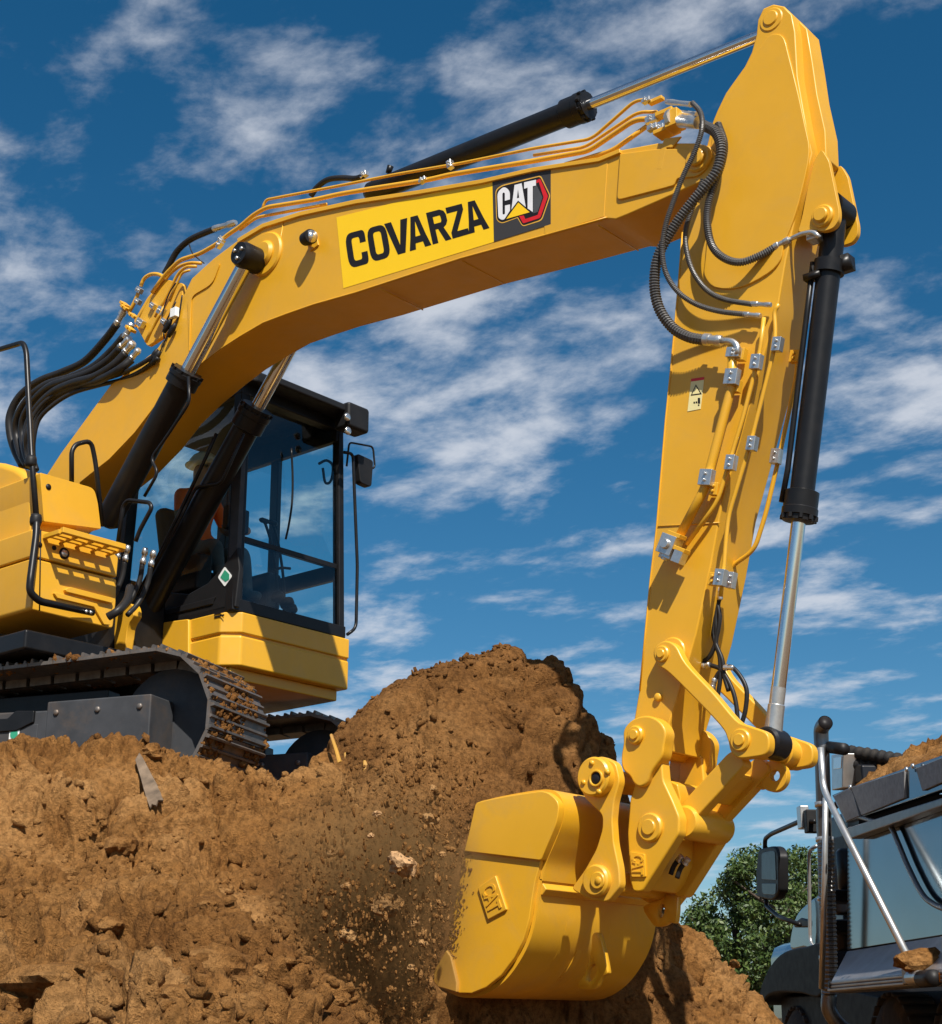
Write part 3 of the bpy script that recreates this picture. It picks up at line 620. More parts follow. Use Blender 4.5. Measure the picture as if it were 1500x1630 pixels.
# boom-tip valve and brackets
mb = MB(); mb.box(PY(1075,192,-.25), .045, .05, .055); mb.build('valve_bracket', 'yellow', boom, .005); mb = MB(); mb.box(PY(1060,180,-.2), .06, .03, .014); mb.build('pipe_bracket', 'yellow', boom, .004); mb = MB(); mb.box(PY(1045,160,-.15), .05, .02, .012); mb.build('pipe_bracket', 'yellow', boom, .004); mb = MB()
mb.prism([PY(x, y, -.25) for x, y in Z(z4, [(565,600),(640,590),(600,640),(575,640),(555,735),(530,735),(550,650)])], Vector((0,.015,0))); mb.box(PY(1062,210,-.2), .07, .05, .014)
mb.build('valve_bracket', 'yellow', boom, .005)
mb = MB(); p = PY(1068,190,-.26); mb.lathe(p, p+Vector((.03,-.01,0)), [(0,.058),(1,.058)], 8)
p, q = PY(1078,192,-.26), PY(1112,195,-.30); mb.lathe(p, q, [(0,.028),(.2,.04),(.5,.036),(.55,.04),(1,.038)], 16)
p, q = PY(1075,181,-.2), PY(1110,183,-.25); mb.lathe(p, q, [(0,.02),(.2,.026),(1,.02)], 12)
p, q = PY(1062,162,-.16), PY(1100,166,-.25); mb.lathe(p, q, [(0,.016),(.2,.02),(.5,.016),(1,.018)], 12)
sharp(mb.build('valve_fitting', 'zinc', boom))
# ---- hydraulic cylinders
def hyd(name, a, b_, Y, rb, rr, f_g, f_e, parent, label_end=True, rg=None):
    """a: barrel end pin, b_: rod end pin (pixels), f_g: fraction where the gland sits"""
    P, Q = PY(*a, Y), PY(*b_, Y); d = Q-P; rg = rg or rb*1.25; Ln = d.length
    mb = MB(); mb.lathe(P, P+d*f_g, [(0,rb*.6),(.02,rb*.95),(.06,rb),(.90-.0,rb),(.91,rb*1.04),(.93,rb*1.04)], 28)
    root = sharp(mb.build(name, 'black_paint', parent))
    g0 = P+d*(f_g*.90); g1 = P+d*f_g
    mb = MB(); mb.lathe(g0, g1, [(0,rb*1.02),(.06,rg),(.55,rg),(.58,rg*1.05),(.80,rg*1.05),(.82,rg*.94),(.97,rg*.94),(1,rr*1.3)], 28)
    q = d.to_track_quat('Z', 'Y').to_matrix()
    for k in range(10):
        a_ = 2*math.pi*k/10; o = (q.col[0]*math.cos(a_)+q.col[1]*math.sin(a_))*rg*.97; c = g0+(g1-g0)*.80; mb.lathe(c+o, c+o+d.normalized()*.025, [(0,.013),(1,.013)], 6)
    sharp(mb.build('gland', 'black_paint', root))
    sharp(MB().lathe(P+d*(f_g*.97), P+d*f_e, [(0,rr),(1,rr)], 28).build('rod', 'chrome', root))
    return root, P, Q, d
c1, P, Q, d = hyd('boom_cylinder', (168,836), (396,410), -.35, .098, .058, .585, .97, EX)
mb = MB(); mb.lathe(Q+Vector((0,.10,0)), Q+Vector((0,-.10,0)), [(0,.09),(.1,.1),(.8,.1),(.9,.092),(1,.085)], 28); sharp(mb.build('rod_eye', 'black_paint', c1))
mb = MB()
for k in range(3):
    a_ = k*2.1+.4; c = Q+Vector((math.cos(a_)*.045, -.10, math.sin(a_)*.045)); mb.lathe(c, c+NY*.018, [(0,.016),(1,.014)], 6)
mb.build('cap_bolt', 'zinc', c1)
pipe('feed_pipe', [(300,600,-.47),(302,640,-.47),(262,700,-.47),(240,730,-.47),(252,752,-.47),(230,790,-.47)], -.47, .012, 'black_paint', c1)
c2, P, Q, d = hyd('boom_cylinder', (214,1006), (462,554), .35, .105, .056, .80, 1.0, EX)
pipe('feed_pipe', [(388,690,.22),(352,770,.22),(312,775,.22),(285,830,.22),(215,960,.22)], .22, .013, 'black_paint', c2)
pipe('feed_pipe', [(345,690,.22),(320,745,.22),(250,890,.22),(205,970,.22)], .22, .015, 'black_paint', c2)
c3, P, Q, d = hyd('stick_cylinder', (585,309), (1262,36), -.04, .079, .036, .575, 1.0, EX, rg=.097)
pipe('feed_pipe', [(640,285,-.05),(700,250,-.085),(860,190,-.085),(905,172,-.09)], -.08, .012, 'black_paint', c3)
mb = MB(); mb.lathe(PY(618,276,-.03), PY(622,264,-.03), [(0,.02),(1,.024)], 10); mb.build('feed_port', 'black_paint', c3)
c4, P, Q, d = hyd('bucket_cylinder', (1331,336), (1229,1184), -.055, .066, .0385, .60, .985, EX, rg=.092)
mb = MB(); mb.lathe(P+Vector((0,.08,0)), P+Vector((0,-.08,0)), [(0,.085),(1,.085)], 24); sharp(mb.build('barrel_eye', 'black_paint', c4)); mb = MB(); mb.lathe(Q+Vector((0,.085,0)), Q+Vector((0,-.075,0)), [(0,.07),(.1,.082),(.9,.082),(1,.07)], 24); sharp(mb.build('rod_eye', 'black_paint', c4)); mb = MB(); mb.lathe(P+d*.10, P+d*.125, [(0,.085),(1,.085)], 20); sharp(mb.build('barrel_band', 'black_paint', c4))
mb = MB(); mb.lathe(P+d*.9, Q, [(0,.0395),(.3,.0395),(.32,.044),(.5,.044),(1,.05)], 24); sharp(mb.build('rod_head', 'zinc', c4))
mb = MB(); mb.tube([P+d*u+Vector((-.075,-.05,0)) for u in (.10,.2,.4,.5)]+[P+d*.56+Vector((-.088,-.05,0))], .016, 10); mb.box(P+d*.11+Vector((.07,.03,0)), .05, .04, .04); mb.box(P+d*.13+Vector((-.06,-.05,0)), .05, .03, .018)
mb.build('feed_pipe', 'black_paint', c4)
# ---- stick
SY = -0.20
sl_ = Z(z4, [(1120,60),(1085,25),(1040,16),(995,35),(972,85),(965,150),(945,225),(915,287),(870,350),(833,402),(795,480),(775,530)])
stick_left = [(1118,262),(1100,330),(1085,370),(1078,460),(1066,592),(1058,669),(1051,754),(1044,838),(1034,922),(1026,1005),(1017,1100),(1006,1165),(1012,1190)]
stick_right = [(1063,1196),(1066,1150),(1094,1059),(1109,1006),(1132,899),(1149,806),(1175,712),(1205,604),(1232,510),(1240,480),(1251,414),(1270,330),(1293,243),(1284,200),(1270,120),(1266,50)]
stick = ext('stick', sl_[::1]+stick_left+stick_right, SY, SY, -SY, 'yellow', EX, 0.010)
zhi, zlo = PY(1240,150,SY).z, PY(1240,560,SY).z
for v in stick.data.vertices:
    if v.co.y > 0: u = min(1, max(0, (zhi-v.co.z)/(zhi-zlo))); v.co.y = .045+(.165-.045)*u
MB().tube([PY(x+2, y, SY)+NY*.002 for x, y in stick_left[2:-2]], .005, 6).build('weld_seam', 'yellow', stick)
MB().tube([PY(x, y, SY)+NY*.002 for x, y in ((1048,838),(1146,832))], .004, 6).build('weld_seam', 'yellow', stick)
ext('side_plate', s2(Z(z4, [(1060,150),(1020,165),(960,250),(900,340),(850,420),(800,520),(775,620),(770,720),(770,850),(760,1000),(750,1120),(745,1200),(790,1250),(900,1250),(1020,1190),(1075,1130),(1090,1060),(1130,960),(1170,820),(1200,660),(1180,540),(1150,400),(1110,240),(1090,170)]), 3), SY, SY-0.012, SY+.01, 'yellow', stick, 0.005)
mb = MB(); boss(mb, *z4(1030,80), SY, SY-.014, SY+.05, .048, 28, .006); sharp(mb.build('pin_cap', 'yellow', stick))
mb = MB(); boss(mb, 1228, 31, SY, SY-.006, SY+.05, .075, 28, .006); sharp(mb.build('pin_boss', 'yellow', stick))
# front bracket plates for the bucket cylinder (near and far)
bk = Z(z4, [(1243,640),(1275,690),(1310,860),(1320,910),(1318,950),(1295,985),(1250,1000),(1205,990),(1140,1005),(1160,930),(1185,800),(1212,690)])
for y0 in (-.185, .03): ext('bracket_plate', rpoly([(x, y, 6) for x, y in bk]), SY, y0, y0+.035, 'yellow', stick, .008)
mb = MB(); boss(mb, *z4(1250,935), SY, -.205, -.1, .065, 28, .008); sharp(mb.build('pin_boss', 'yellow', stick)); mb = MB(); boss(mb, *z4(1250,935), SY, -.225, -.1, .042, 24, .006); sharp(mb.build('pin_cap', 'yellow', stick))
# upper front web
tp = Z(z4, [(1120,60),(1155,95),(1180,240),(1200,380),(1235,540),(1240,660),(1200,700),(1130,300)])
ext('front_web', tp, SY, -.12, .03, 'yellow', stick, .008)
bp2 = PY(1055,1041,SY)
mb = MB(); boss(mb, *z6(535,500), SY, SY-.012, SY+.05, .085, 28, .006); sharp(mb.build('pin_boss', 'yellow', stick))
mb = MB(); boss(mb, *z6(468,722), SY, SY-.02, SY+.05, .022, 16, .004); mb.build('grease_boss', 'yellow', stick)
ext('end_box', Z(z6, [(360,815),(520,830),(495,960),(480,985),(330,960)]), SY, -.19, .155, 'yellow', stick, .008)
# stick pipes
pipe('pipe', Z(z5, [(640,300),(640,480),(512,968),(395,1190)]), -.27, .026, 'yellow', stick, .05, 14)
pipe('pipe', Z(z5, [(790,165),(770,330),(690,640),(612,895),(570,1035),(425,1235)]), -.25, .012, 'yellow', stick)
pipe('pipe', Z(z5, [(860,100),(838,140),(845,230),(835,330),(730,745),(622,1100),(610,1215),(600,1350),(585,1480)]), -.23, .012, 'yellow', stick)
pipe('pipe', Z(z5, [(950,330),(945,440),(862,820),(800,1085),(745,1262),(640,1335),(610,1400),(604,1480)]), .02, .013, 'yellow', stick)
for (x, y, Y, a, c_) in ((650,330,-.28,.042,.028),(640,445,-.29,.04,.045),(520,920,-.29,.04,.045),(855,292,-.24,.026,.04),(755,375,-.26,.03,.042),(735,760,-.24,.026,.04),(635,850,-.26,.028,.042),(848,820,.0,.028,.042),(585,1392,-.24,.03,.045),(637,1405,-.1,.02,.045),(940,350,.02,.03,.035)):
    clampbox(*z5(x, y), Y, a, .022, c_, stick, 'zinc' if y != 350 else 'yellow', 0, -.25)
for (x, y, Y) in ((685,340,-.25),(660,490,-.25),(560,975,-.25),(555,1400,-.22)):
    clampbox(*z5(x, y), Y, .025, .02, .035, stick, 'yellow', 0, -.25)
mb = MB(); p = PY(*z5(345,1240), -.29); ax = Vector((math.cos(-.5),0,math.sin(-.5))); az_ = Vector((-math.sin(-.5),0,math.cos(-.5)))
mb.box(p, .05, .04, .055, ax, Vector((0,1,0)), az_); mb.box(p+ax*.09-az_*.04, .03, .03, .035, ax, Vector((0,1,0)), az_); mb.lathe(p-Vector((0,.04,0)), p-Vector((0,.06,0)), [(0,.03),(1,.026)], 20); mb.lathe(p-az_*.05, p-az_*.085, [(0,.02),(1,.02)], 8); mb.lathe(p-az_*.05-ax*.03, p-az_*.08-ax*.03, [(0,.013),(1,.013)], 8); mb.box(p-az_*.06+ax*.02,.03,.03,.012, ax, Vector((0,1,0)), az_)
sharp(mb.build('valve_block', 'zinc', stick, .003)); mb = MB(); mb.box(p+az_*.065+ax*.02, .045, .035, .012, ax, Vector((0,1,0)), az_); mb.box(p+ax*.085+az_*.0, .04, .03, .012, ax, Vector((0,1,0)), az_); mb.build('valve_bracket', 'yellow', stick, .003)
plate('warning_label', [(1101,603),(1122,600),(1116,651),(1095,655)], SY, .001, 'label_cream', stick)
plate('warning_label', [(1101,603),(1122,600),(1121.4,604.5),(1100.4,607.5)], SY, .0026, 'logo_red', stick, .0006)
for tri in ([(1108.5,612),(1118,627.5),(1100.2,630)],): plate('warning_label', tri, SY, .0026, 'ink', stick, .0006)
plate('warning_label', [(1108.7,615),(1115.2,626.3),(1102.8,628)], SY, .0034, 'label_cream', stick, .0006)
for (x, y, w, h_) in ((1106,641,1.2,1.4),(1109.5,640.5,1.2,1.4),(1113.5,638,1.8,4.5),(1113,645,1.1,1.1)): plate('warning_label', [(x-w,y-h_),(x+w,y-h_),(x+w,y+h_),(x-w,y+h_)], SY, .0026, 'ink', stick, .0006)
# ---- hoses
ringed('hydraulic_hose', path([(*z4(*p), Y) for p, Y in (((735,543),-.30),((790,575),-.32),((815,645),-.34),((797,735),-.35),((748,805),-.36),((685,880),-.37),((625,960),-.38),((572,1045),-.39),((535,1130),-.39),((524,1240),-.38),((545,1340),-.36),((600,1420),-.33),((670,1462),-.31),((740,1476),-.29))], None, 8), .029, 'wrap', EX)
ringed('hydraulic_hose', path([(*z4(*p), Y) for p, Y in (((690,447),-.28),((724,490),-.36),((730,560),-.40),((700,655),-.41),((650,760),-.42),((604,880),-.43),((572,980),-.43),((558,1080),-.42),((572,1180),-.40),((622,1262),-.37),((700,1318),-.32),((800,1350),-.28),((920,1365),-.25))], None, 8), .0145, 'wrap', EX, .011)
ringed('hydraulic_hose', path([(*z4(*p), Y) for p, Y in (((800,540),-.26),((826,620),-.29),((818,700),-.30),((785,800),-.31),((758,890),-.32),((754,980),-.32),((776,1070),-.31),((830,1122),-.30),((900,1138),-.28),((980,1110),-.24),((1050,1072),-.2))], None, 8), .021, 'wrap', EX, .013)
ringed('hydraulic_hose', path([(*z4(*p), Y) for p, Y in (((735,780),-.27),((690,900),-.28),((660,1000),-.30),((664,1090),-.31),((692,1180),-.30),((750,1258),-.28),((830,1300),-.26),((950,1321),-.24))], None, 8), .0145, 'wrap', EX, .011)
for (a, b_, r, Y) in (((735,1472),(815,1480),.028,-.29),((905,1363),(985,1370),.013,-.25),((940,1318),(1030,1323),.013,-.24),((1040,1077),(1110,1040),.019,-.2)):
    fitting('hose_fitting', z4(*a), z4(*b_), r, EX, Y)
pipe('hose_fitting', Z(z4, [(810,1478),(860,1480),(885,1500),(885,1540)]), -.29, .018, 'zinc', EX, .04)
pipe('hose_fitting', Z(z4, [(1105,1042),(1160,1015),(1215,1005),(1240,1030)]), -.2, .013, 'zinc', EX, .03)
p = PY(*z4(1220,1020), -.14); MB().box(p, .035, .04, .04).build('hose_flange', 'zinc', EX, .006)
# black bundle at the boom foot
hb = [((186,516),(168,540),(135,575),(100,592),(62,607),(32,630),(16,660),(16,690),(24,718),(36,742)), ((197,536),(178,558),(150,583),(115,600),(75,612),(44,636),(27,666),(26,694),(33,722),(44,742)),
      ((192,554),(172,574),(140,594),(105,606),(78,616),(52,640),(37,668),(36,696),(42,724),(50,744)), ((200,562),(180,582),(150,600),(115,610),(85,624),(60,648),(45,674),(42,700),(48,726),(54,746)),
      ((210,572),(190,588),(160,604),(125,614),(92,630),(66,654),(51,680),(48,704),(50,728),(56,748)), ((246,566),(220,582),(190,596),(150,608),(110,618),(76,636),(54,660),(42,690),(42,720),(48,745)), ((252,570),(225,590),(195,604),(155,614),(115,626),(84,645),(62,668),(54,700),(54,730),(58,748))]
for k, pts in enumerate(hb):
    MB().tube(path([(x, y, (-.05,-.12,-.18,-.24,-.25,-.27,-.27)[k]+.05*math.sin(i*.8+k)*(1 if 0 < i < 8 else 0)) for i, (x, y) in enumerate(pts)], None, 7), .034 if k < 5 else .018, 12).build('hydraulic_hose', 'rubber', EX)
MB().tube(path([(262,436,.02),(268,425,.02),(282,400,.02),(302,382,.02),(325,371,.02),(343,364,.02)], None, 7), .026, 12).build('hydraulic_hose', 'rubber', EX)
MB().tube(path([(495,312,-.02),(505,298,-.02),(522,286,-.02),(545,283,-.02),(566,284,-.02),(580,279,-.02)], None, 7), .022, 12).build('hydraulic_hose', 'rubber', EX)
# stick lower hoses
for pts in ([(1148,948),(1142,965),(1140,985),(1141,1005),(1139,1025),(1130,1045),(1118,1055),(1106,1072)], [(1144,948),(1138,968),(1138,990),(1136,1010),(1141,1028),(1150,1050),(1153,1075),(1160,1100)],
            [(1108,1064),(1120,1058),(1135,1060),(1150,1068),(1165,1095),(1172,1120),(1175,1150)], [(1140,1112),(1136,1095),(1142,1075),(1152,1065),(1165,1062),(1180,1078),(1189,1100),(1187,1130),(1181,1152)], [(1142,960),(1146,980),(1144,1000),(1140,1024),(1146,1046),(1147,1078),(1143,1108)]):
    MB().tube(path(pts, -.06, 6), .0125, 8).build('hydraulic_hose', 'rubber', EX)
for (a, b_) in (((1145,935),(1147,955)),((1139,936),(1138,955)),((1152,1063),(1168,1063)),((1118,1060),(1130,1058)),((1133,1098),(1138,1080))): fitting('hose_fitting', a, b_, .013, EX, -.07)
# ---- bucket linkage
la = s2(Z(z6, [(438,505),(452,462),(500,438),(552,465),(605,555),(740,700),(850,830),(910,860),(1000,895),(1018,950),(1000,1005),(930,1022),(865,1025),(825,992),(808,930),(770,860),(600,682),(510,595),(458,558)]), 4)
for k, (y0, nm) in enumerate(((-.275,'link_arm'),(.17,'link_arm'))):
    o = ext(nm, la, -.275, y0, y0+.065, 'yellow', EX, .010)
    if k == 0:
        for (x, y, r1) in ((485,505,.045),(877,935,.058)):
            mb = MB(); boss(mb, *z6(x, y), -.275, -.290, -.25, r1, 24, .006); sharp(mb.build('pin_boss', 'yellow', o))
            mb = MB(); boss(mb, *z6(x, y), -.275, -.300, -.25, r1*.55, 20, .004); sharp(mb.build('pin_cap', 'yellow', o))
lp = PY(*z6(900,945), -.275)
mb = MB(); mb.lathe((lp.x, -.20, lp.z), (lp.x, .26, lp.z), [(0,.070),(.22,.070),(.225,.062),(.60,.062),(.61,.072),(.80,.072),(.81,.082),(.97,.082),(1,.074)], 28); sharp(mb.build('link_pin', 'yellow', EX))
hl = rpoly([(*z6(x, y), 4) for x, y in ((805,1005),(835,985),(890,1030),(895,1062),(610,1370),(560,1390),(545,1340),(560,1270))])
for y0 in (-.20, .05): ext('bucket_link', hl, -.20, y0, y0+.08, 'yellow', EX, .010)
ext('bucket_link', Z(z6, [(790,1075),(815,1110),(690,1240),(660,1205)]), -.20, -.14, .07, 'yellow', EX, .010)
p = PY(*z6(600,1345), -.20)
mb = MB(); mb.lathe((p.x, -.22, p.z), (p.x, .16, p.z), [(0,.075),(.05,.088),(.95,.088),(1,.078)], 28); sharp(mb.build('coupler_pin', 'yellow', EX))
# lifting eye plate with a hole
def ringplate(name, cx, cy, Y, y1, r0, r1, mat, parent, ox_=0, oz=0):
    c = PY(cx, cy, Y); n = 28; vs = []; fs = []
    for yy in (Y, y1):
        for rr_, sh in ((r0,0),(r1,1)):
            for k in range(n):
                a = 2*math.pi*k/n; vs.append(Vector((c.x+math.cos(a)*rr_+ox_*sh, yy, c.z+math.sin(a)*rr_+oz*sh)))
    for k in range(n):
        j = (k+1) % n
        fs += [(k, j, n+j, n+k), (2*n+k, 3*n+k, 3*n+j, 2*n+j), (n+k, n+j, 3*n+j, 3*n+k), (k, 2*n+k, 2*n+j, j)]
    o = MB().add(vs, fs).build(name, mat, parent, .004); bm = bmesh.new(); bm.from_mesh(o.data); bmesh.ops.recalc_face_normals(bm, faces=bm.faces); bm.to_mesh(o.data); bm.free(); return o
ringplate('lifting_eye', *z6(1046,1112), .06, .105, .028, .082, 'yellow', EX, -.012, -.0)
ext('lifting_eye', Z(z6, [(890,1090),(985,1060),(1010,1085),(1000,1130),(1010,1170),(970,1180),(930,1165)]), .06, .063, .102, 'yellow', EX, .006)
# coupler
cpl = rpoly([(*z7(x, y), 6) for x, y in ((1095,20),(1108,170),(1150,260),(1178,330),(1175,400),(1100,520),(1015,655),(975,655),(960,600),(950,400),(962,250),(985,180),(1000,20))])
for y0 in (-.30, .10): ext('coupler', cpl, -.30, y0, y0+.08, 'yellow', EX, .012)
cov = s2(Z(z6, [(288,950),(292,880),(340,828),(410,812),(468,838),(500,890),(492,960),(480,1020),(430,1095),(405,1150),(370,1168),(340,1150),(320,1115),(285,1080),(278,1020)]), 4)
cp = ext('coupler_cover', cov, -.335, -.335, -.24, 'yellow', EX, .012)
ext('coupler_cover', cov, -.335, .12, .20, 'yellow', EX, .012)
for (x, y, r1, yy, f, par) in ((355,910,.05,-.335,z6,cp),(1055,375,.075,-.30,z7,EX)):
    mb = MB(); boss(mb, *f(x, y), yy, yy-.022, yy+.05, r1, 26, .008); sharp(mb.build('pin_boss', 'yellow', par)); mb = MB(); boss(mb, *f(x, y), yy, yy-.032, yy+.05, r1*.55, 20, .004); sharp(mb.build('pin_cap', 'yellow', par))
ext('coupler_body', Z(z7, [(965,300),(1040,300),(1055,420),(1050,520),(1015,600),(985,640),(960,640),(940,600)]), -.30, -.23, .12, 'yellow', EX, .010)
ext('coupler_body', Z(z6, [(500,1130),(540,1150),(555,1220),(540,1290),(500,1300)]), -.20, -.16, .11, 'yellow', EX, .010)
ext('stick_end', Z(z6, [(335,860),(430,850),(470,900),(470,960),(430,1010),(330,1000)]), -.22, -.23, .16, 'yellow', EX, .010)
for (a, b_) in (((1086,1362),(1068,1392)),((1096,1366),(1078,1398))): MB().tube(path([(*a, -.12), ((a[0]+b_[0])/2-3, (a[1]+b_[1])/2, -.12), (*b_, -.12)], None, 5), .014, 8).build('hydraulic_hose', 'rubber', EX); fitting('hose_fitting', a, ((a[0]*2+b_[0])/3, (a[1]*2+b_[1])/3), .014, EX, -.125)
# ---- bucket
KY = -.56
side = s2(Z(z7, [(95,1028),(130,960),(165,900),(182,800),(205,670),(240,500)]), 1)
bk_front = Z(z7, [(100,1035),(165,905),(182,800),(210,650),(246,472)])
bk_back = Z(z7, [(576,505),(572,530),(552,600),(538,680),(525,770),(500,860),(460,940),(405,1015),(340,1068),(275,1095),(212,1094),(130,1062)])
bucket = ext('bucket', bk_front+bk_back, KY, KY, KY+.035, 'yellow_bucket', EX, .006)
up_pl = rpoly([(*z7(x, y), r) for x, y, r in ((243,478,0),(262,400,4),(292,266,6),(420,238,30),(600,212,14),(655,265,10),(648,345,20),(575,518,4))])
ext('side_cutter', up_pl, KY-.02, KY-.02, KY+.03, 'yellow_bucket', bucket, .006)
ext('side_cutter', Z(z7, [(95,1028),(165,905),(185,935),(212,1050),(210,1092),(130,1068)]), KY-.02, KY-.022, KY+.03, 'yellow_dusty', bucket, .008)
fy = .57
ext('side_plate', bk_front+bk_back, KY, fy, fy+.035, 'yellow_bucket', bucket, .006); ext('side_cutter', up_pl, KY-.02, fy+.005, fy+.055, 'yellow_bucket', bucket, .006)
# wrapper shell
def shell(name, pxs, Yr, y0, y1, th, mat, parent, ny=2):
    pts = spl([PY(x, y, Yr) for x, y in pxs], 6); m = len(pts); vs = []; fs = []
    for i, p in enumerate(pts):
        tg = (pts[min(i+1, m-1)]-pts[max(i-1, 0)]).normalized(); nn = Vector((-tg.z, 0, tg.x))
        for off in (0, th):
            q = p+nn*off
            vs += [Vector((q.x, y0, q.z)), Vector((q.x, y1, q.z))]
    for i in range(m-1):
        a = i*4; b_ = a+4
        fs += [(a, b_, b_+1, a+1), (a+2, a+3, b_+3, b_+2), (a, a+2, b_+2, b_), (a+1, b_+1, b_+3, a+3)]
    fs += [(0,1,3,2), ((m-1)*4, (m-1)*4+2, (m-1)*4+3, (m-1)*4+1)]
    o = MB().add(vs, fs).build(name, mat, parent); bm = bmesh.new(); bm.from_mesh(o.data); bmesh.ops.recalc_face_normals(bm, faces=bm.faces); bm.to_mesh(o.data); bm.free(); return sharp(o, 50)
shell('wrapper', Z(z7, [(300,275),(420,248),(570,225),(622,236),(645,280),(640,350),(610,430),(572,520),(555,600)]), KY, KY+.03, fy+.005, .022, 'yellow_bucket', bucket)
shell('wrapper', Z(z7, [(552,595),(538,680),(525,770),(500,860),(460,940),(405,1015),(340,1066),(275,1090),(205,1090),(110,1040)]), KY, KY+.03, fy+.005, .022, 'yellow_bucket', bucket)
ext('back_rib', Z(z7, [(540,622),(558,606),(580,640),(560,668),(538,660)]), KY, KY+.04, fy, 'yellow_bucket', bucket, .006)
# wear straps on the back of the bucket
for (y0, y1) in ((-.26,-.20),(.14,.20)):
    shell('wear_strap', Z(z7, [(548,640),(548,700),(538,780),(512,870),(470,955),(412,1030),(345,1085)]), KY, y0, y1, -.012, 'yellow_bucket', bucket)
# ears
ear = rpoly([(*z7(x, y), 8) for x, y in ((742,170),(765,95),(835,62),(900,92),(918,170),(893,260),(885,340),(892,440),(915,550),(920,630),(865,700),(790,690),(705,642),(765,560),(815,470),(842,380),(842,320),(800,280),(760,240))])
for y0 in (-.40, .20):
    ext('ear', ear, -.40, y0, y0+.06, 'yellow_bucket', bucket, .012)
mb = MB(); boss(mb, *z7(828,158), -.40, -.46, -.35, .104, 36, .010); ef = sharp(mb.build('pin_flange', 'yellow_bucket', bucket))
mb = MB(); boss(mb, *z7(812,160), -.46, -.466, -.455, .034, 20, .003); mb.build('flange_hole_shade', 'ink', bucket)  # flat black disc painted for the shade in the hole
ringplate('flange_ring', *z7(812,160), -.474, -.45, .033, .045, 'yellow_bucket', bucket)
for k in range(4):
    c = PY(*z7(813,157), -.46); a = k*math.pi/2+.25; p = c+Vector((math.cos(a)*.080, 0, math.sin(a)*.080)); MB().lathe(p+Vector((0,.01,0)), p+NY*.008, [(0,.015),(1,.014)], 12).build('flange_bolt', 'yellow_bucket', bucket)
mb = MB(); boss(mb, *z7(828,606), -.40, -.44, -.35, .082, 30, .010); sharp(mb.build('pin_boss', 'yellow_bucket', bucket)); mb = MB(); boss(mb, *z7(825,605), -.44, -.452, -.41, .045, 24, .005); sharp(mb.build('pin_cap', 'yellow_bucket', bucket)); mb = MB(); boss(mb, *z7(825,605), -.452, -.458, -.43, .02, 16, .003); mb.build('pin_cap', 'yellow_bucket', bucket)
p = PY(*z7(820,158), -.40); q_ = PY(*z7(828,606), -.40)
mb = MB(); mb.lathe((p.x,-.36,p.z), (p.x,.23,p.z), [(0,.06),(1,.06)], 24); mb.build('cross_pin', 'yellow_bucket', bucket); mb = MB(); mb.lathe((q_.x,-.36,q_.z), (q_.x,.23,q_.z), [(0,.065),(1,.065)], 24); mb.build('cross_pin', 'yellow_bucket', bucket)
# lifting eyes on the back
def eye(pts, Y, hole, th=.04):
    o = ext('lifting_eye', s2(Z(z7, pts), 3), Y, Y, Y+th, 'yellow_bucket', bucket, .006)
    hx, hy, hw, hh, ang = hole; pr = []
    for k in range(16):
        a = 2*math.pi*k/16; x = math.cos(a)*hw; y = math.sin(a)*hh; pr.append(z7(hx+x*math.cos(ang)-y*math.sin(ang), hy+x*math.sin(ang)+y*math.cos(ang)))
    c = ext('cut', pr, Y, Y-.1, Y+.2, 'ink', None, 0); md = o.modifiers.new('hole', 'BOOLEAN'); md.operation = 'DIFFERENCE'; md.object = c; md.solver = 'EXACT'
    o.modifiers.move(1, 0); bpy.context.view_layer.update(); dg = bpy.context.evaluated_depsgraph_get(); nm_ = bpy.data.meshes.new_from_object(o.evaluated_get(dg)); o.modifiers.clear(); o.data = nm_
    bpy.data.objects.remove(c); return sharp(o, 30)
eye([(735,1065),(770,1000),(795,900),(800,840),(825,835),(845,900),(862,985),(862,1010),(840,1020),(815,1070),(780,1078)], -.14, (795,1005,20,40,.35))
eye([(1020,720),(1080,690),(1125,650),(1165,640),(1162,780),(1135,785),(1110,800),(1075,805),(1050,780)], .15, (1098,735,14,32,.1))
shell('back_gusset', Z(z7, [(705,645),(735,690),(745,760),(748,860),(735,930),(690,1010),(610,1075)]), -.08, -.10, -.05, -.03, 'yellow_bucket', bucket)
# embossed emblem
eq = Z(z7, [(308,636),(385,583),(434,732),(352,776)])
ext('emblem', rpoly([(x, y, 2) for x, y in eq]), KY, KY-.014, KY+.01, 'yellow_bucket', bucket, .005)
def lerp4(q, u, w): a = [PY(x, y, KY) for x, y in q]; return (a[0]*(1-u)+a[1]*u)*(1-w)+(a[3]*(1-u)+a[2]*u)*w
text_on('emblem_lettering', 'CAT', [lerp4(eq, .84, .12), lerp4(eq, .84, .88), lerp4(eq, .16, .88), lerp4(eq, .16, .12)], NY, .016, 'yellow_bucket', bucket, .02, .004)
cq = Z(z7, [(968,480),(1030,490),(1036,590),(975,590)])
ext('emblem', rpoly([(x, y, 2) for x, y in cq]), -.30, -.312, -.29, 'yellow_bucket', EX, .004)
text_on('emblem_lettering', 'CAT', [PY(*z7(x, y), -.30) for x, y in ((1028,497),(1028,580),(980,580),(980,492))], NY, .0145, 'yellow_bucket', EX, .02, .003)
rgb = np.random.default_rng(21); cb = []
for k in range(420):
    u = rgb.random(); fr_ = bk_front[::-1]; L4 = len(fr_)-1; kk = min(L4-1, int(u*L4)); a_, b4 = fr_[kk], fr_[kk+1]; w_ = u*L4-kk; off = abs(rgb.normal(0, 9)); p = PY(a_[0]+(b4[0]-a_[0])*w_+off, a_[1]+(b4[1]-a_[1])*w_+rgb.normal(0, 3), KY); cb.append((p.x, KY-.004, p.z))
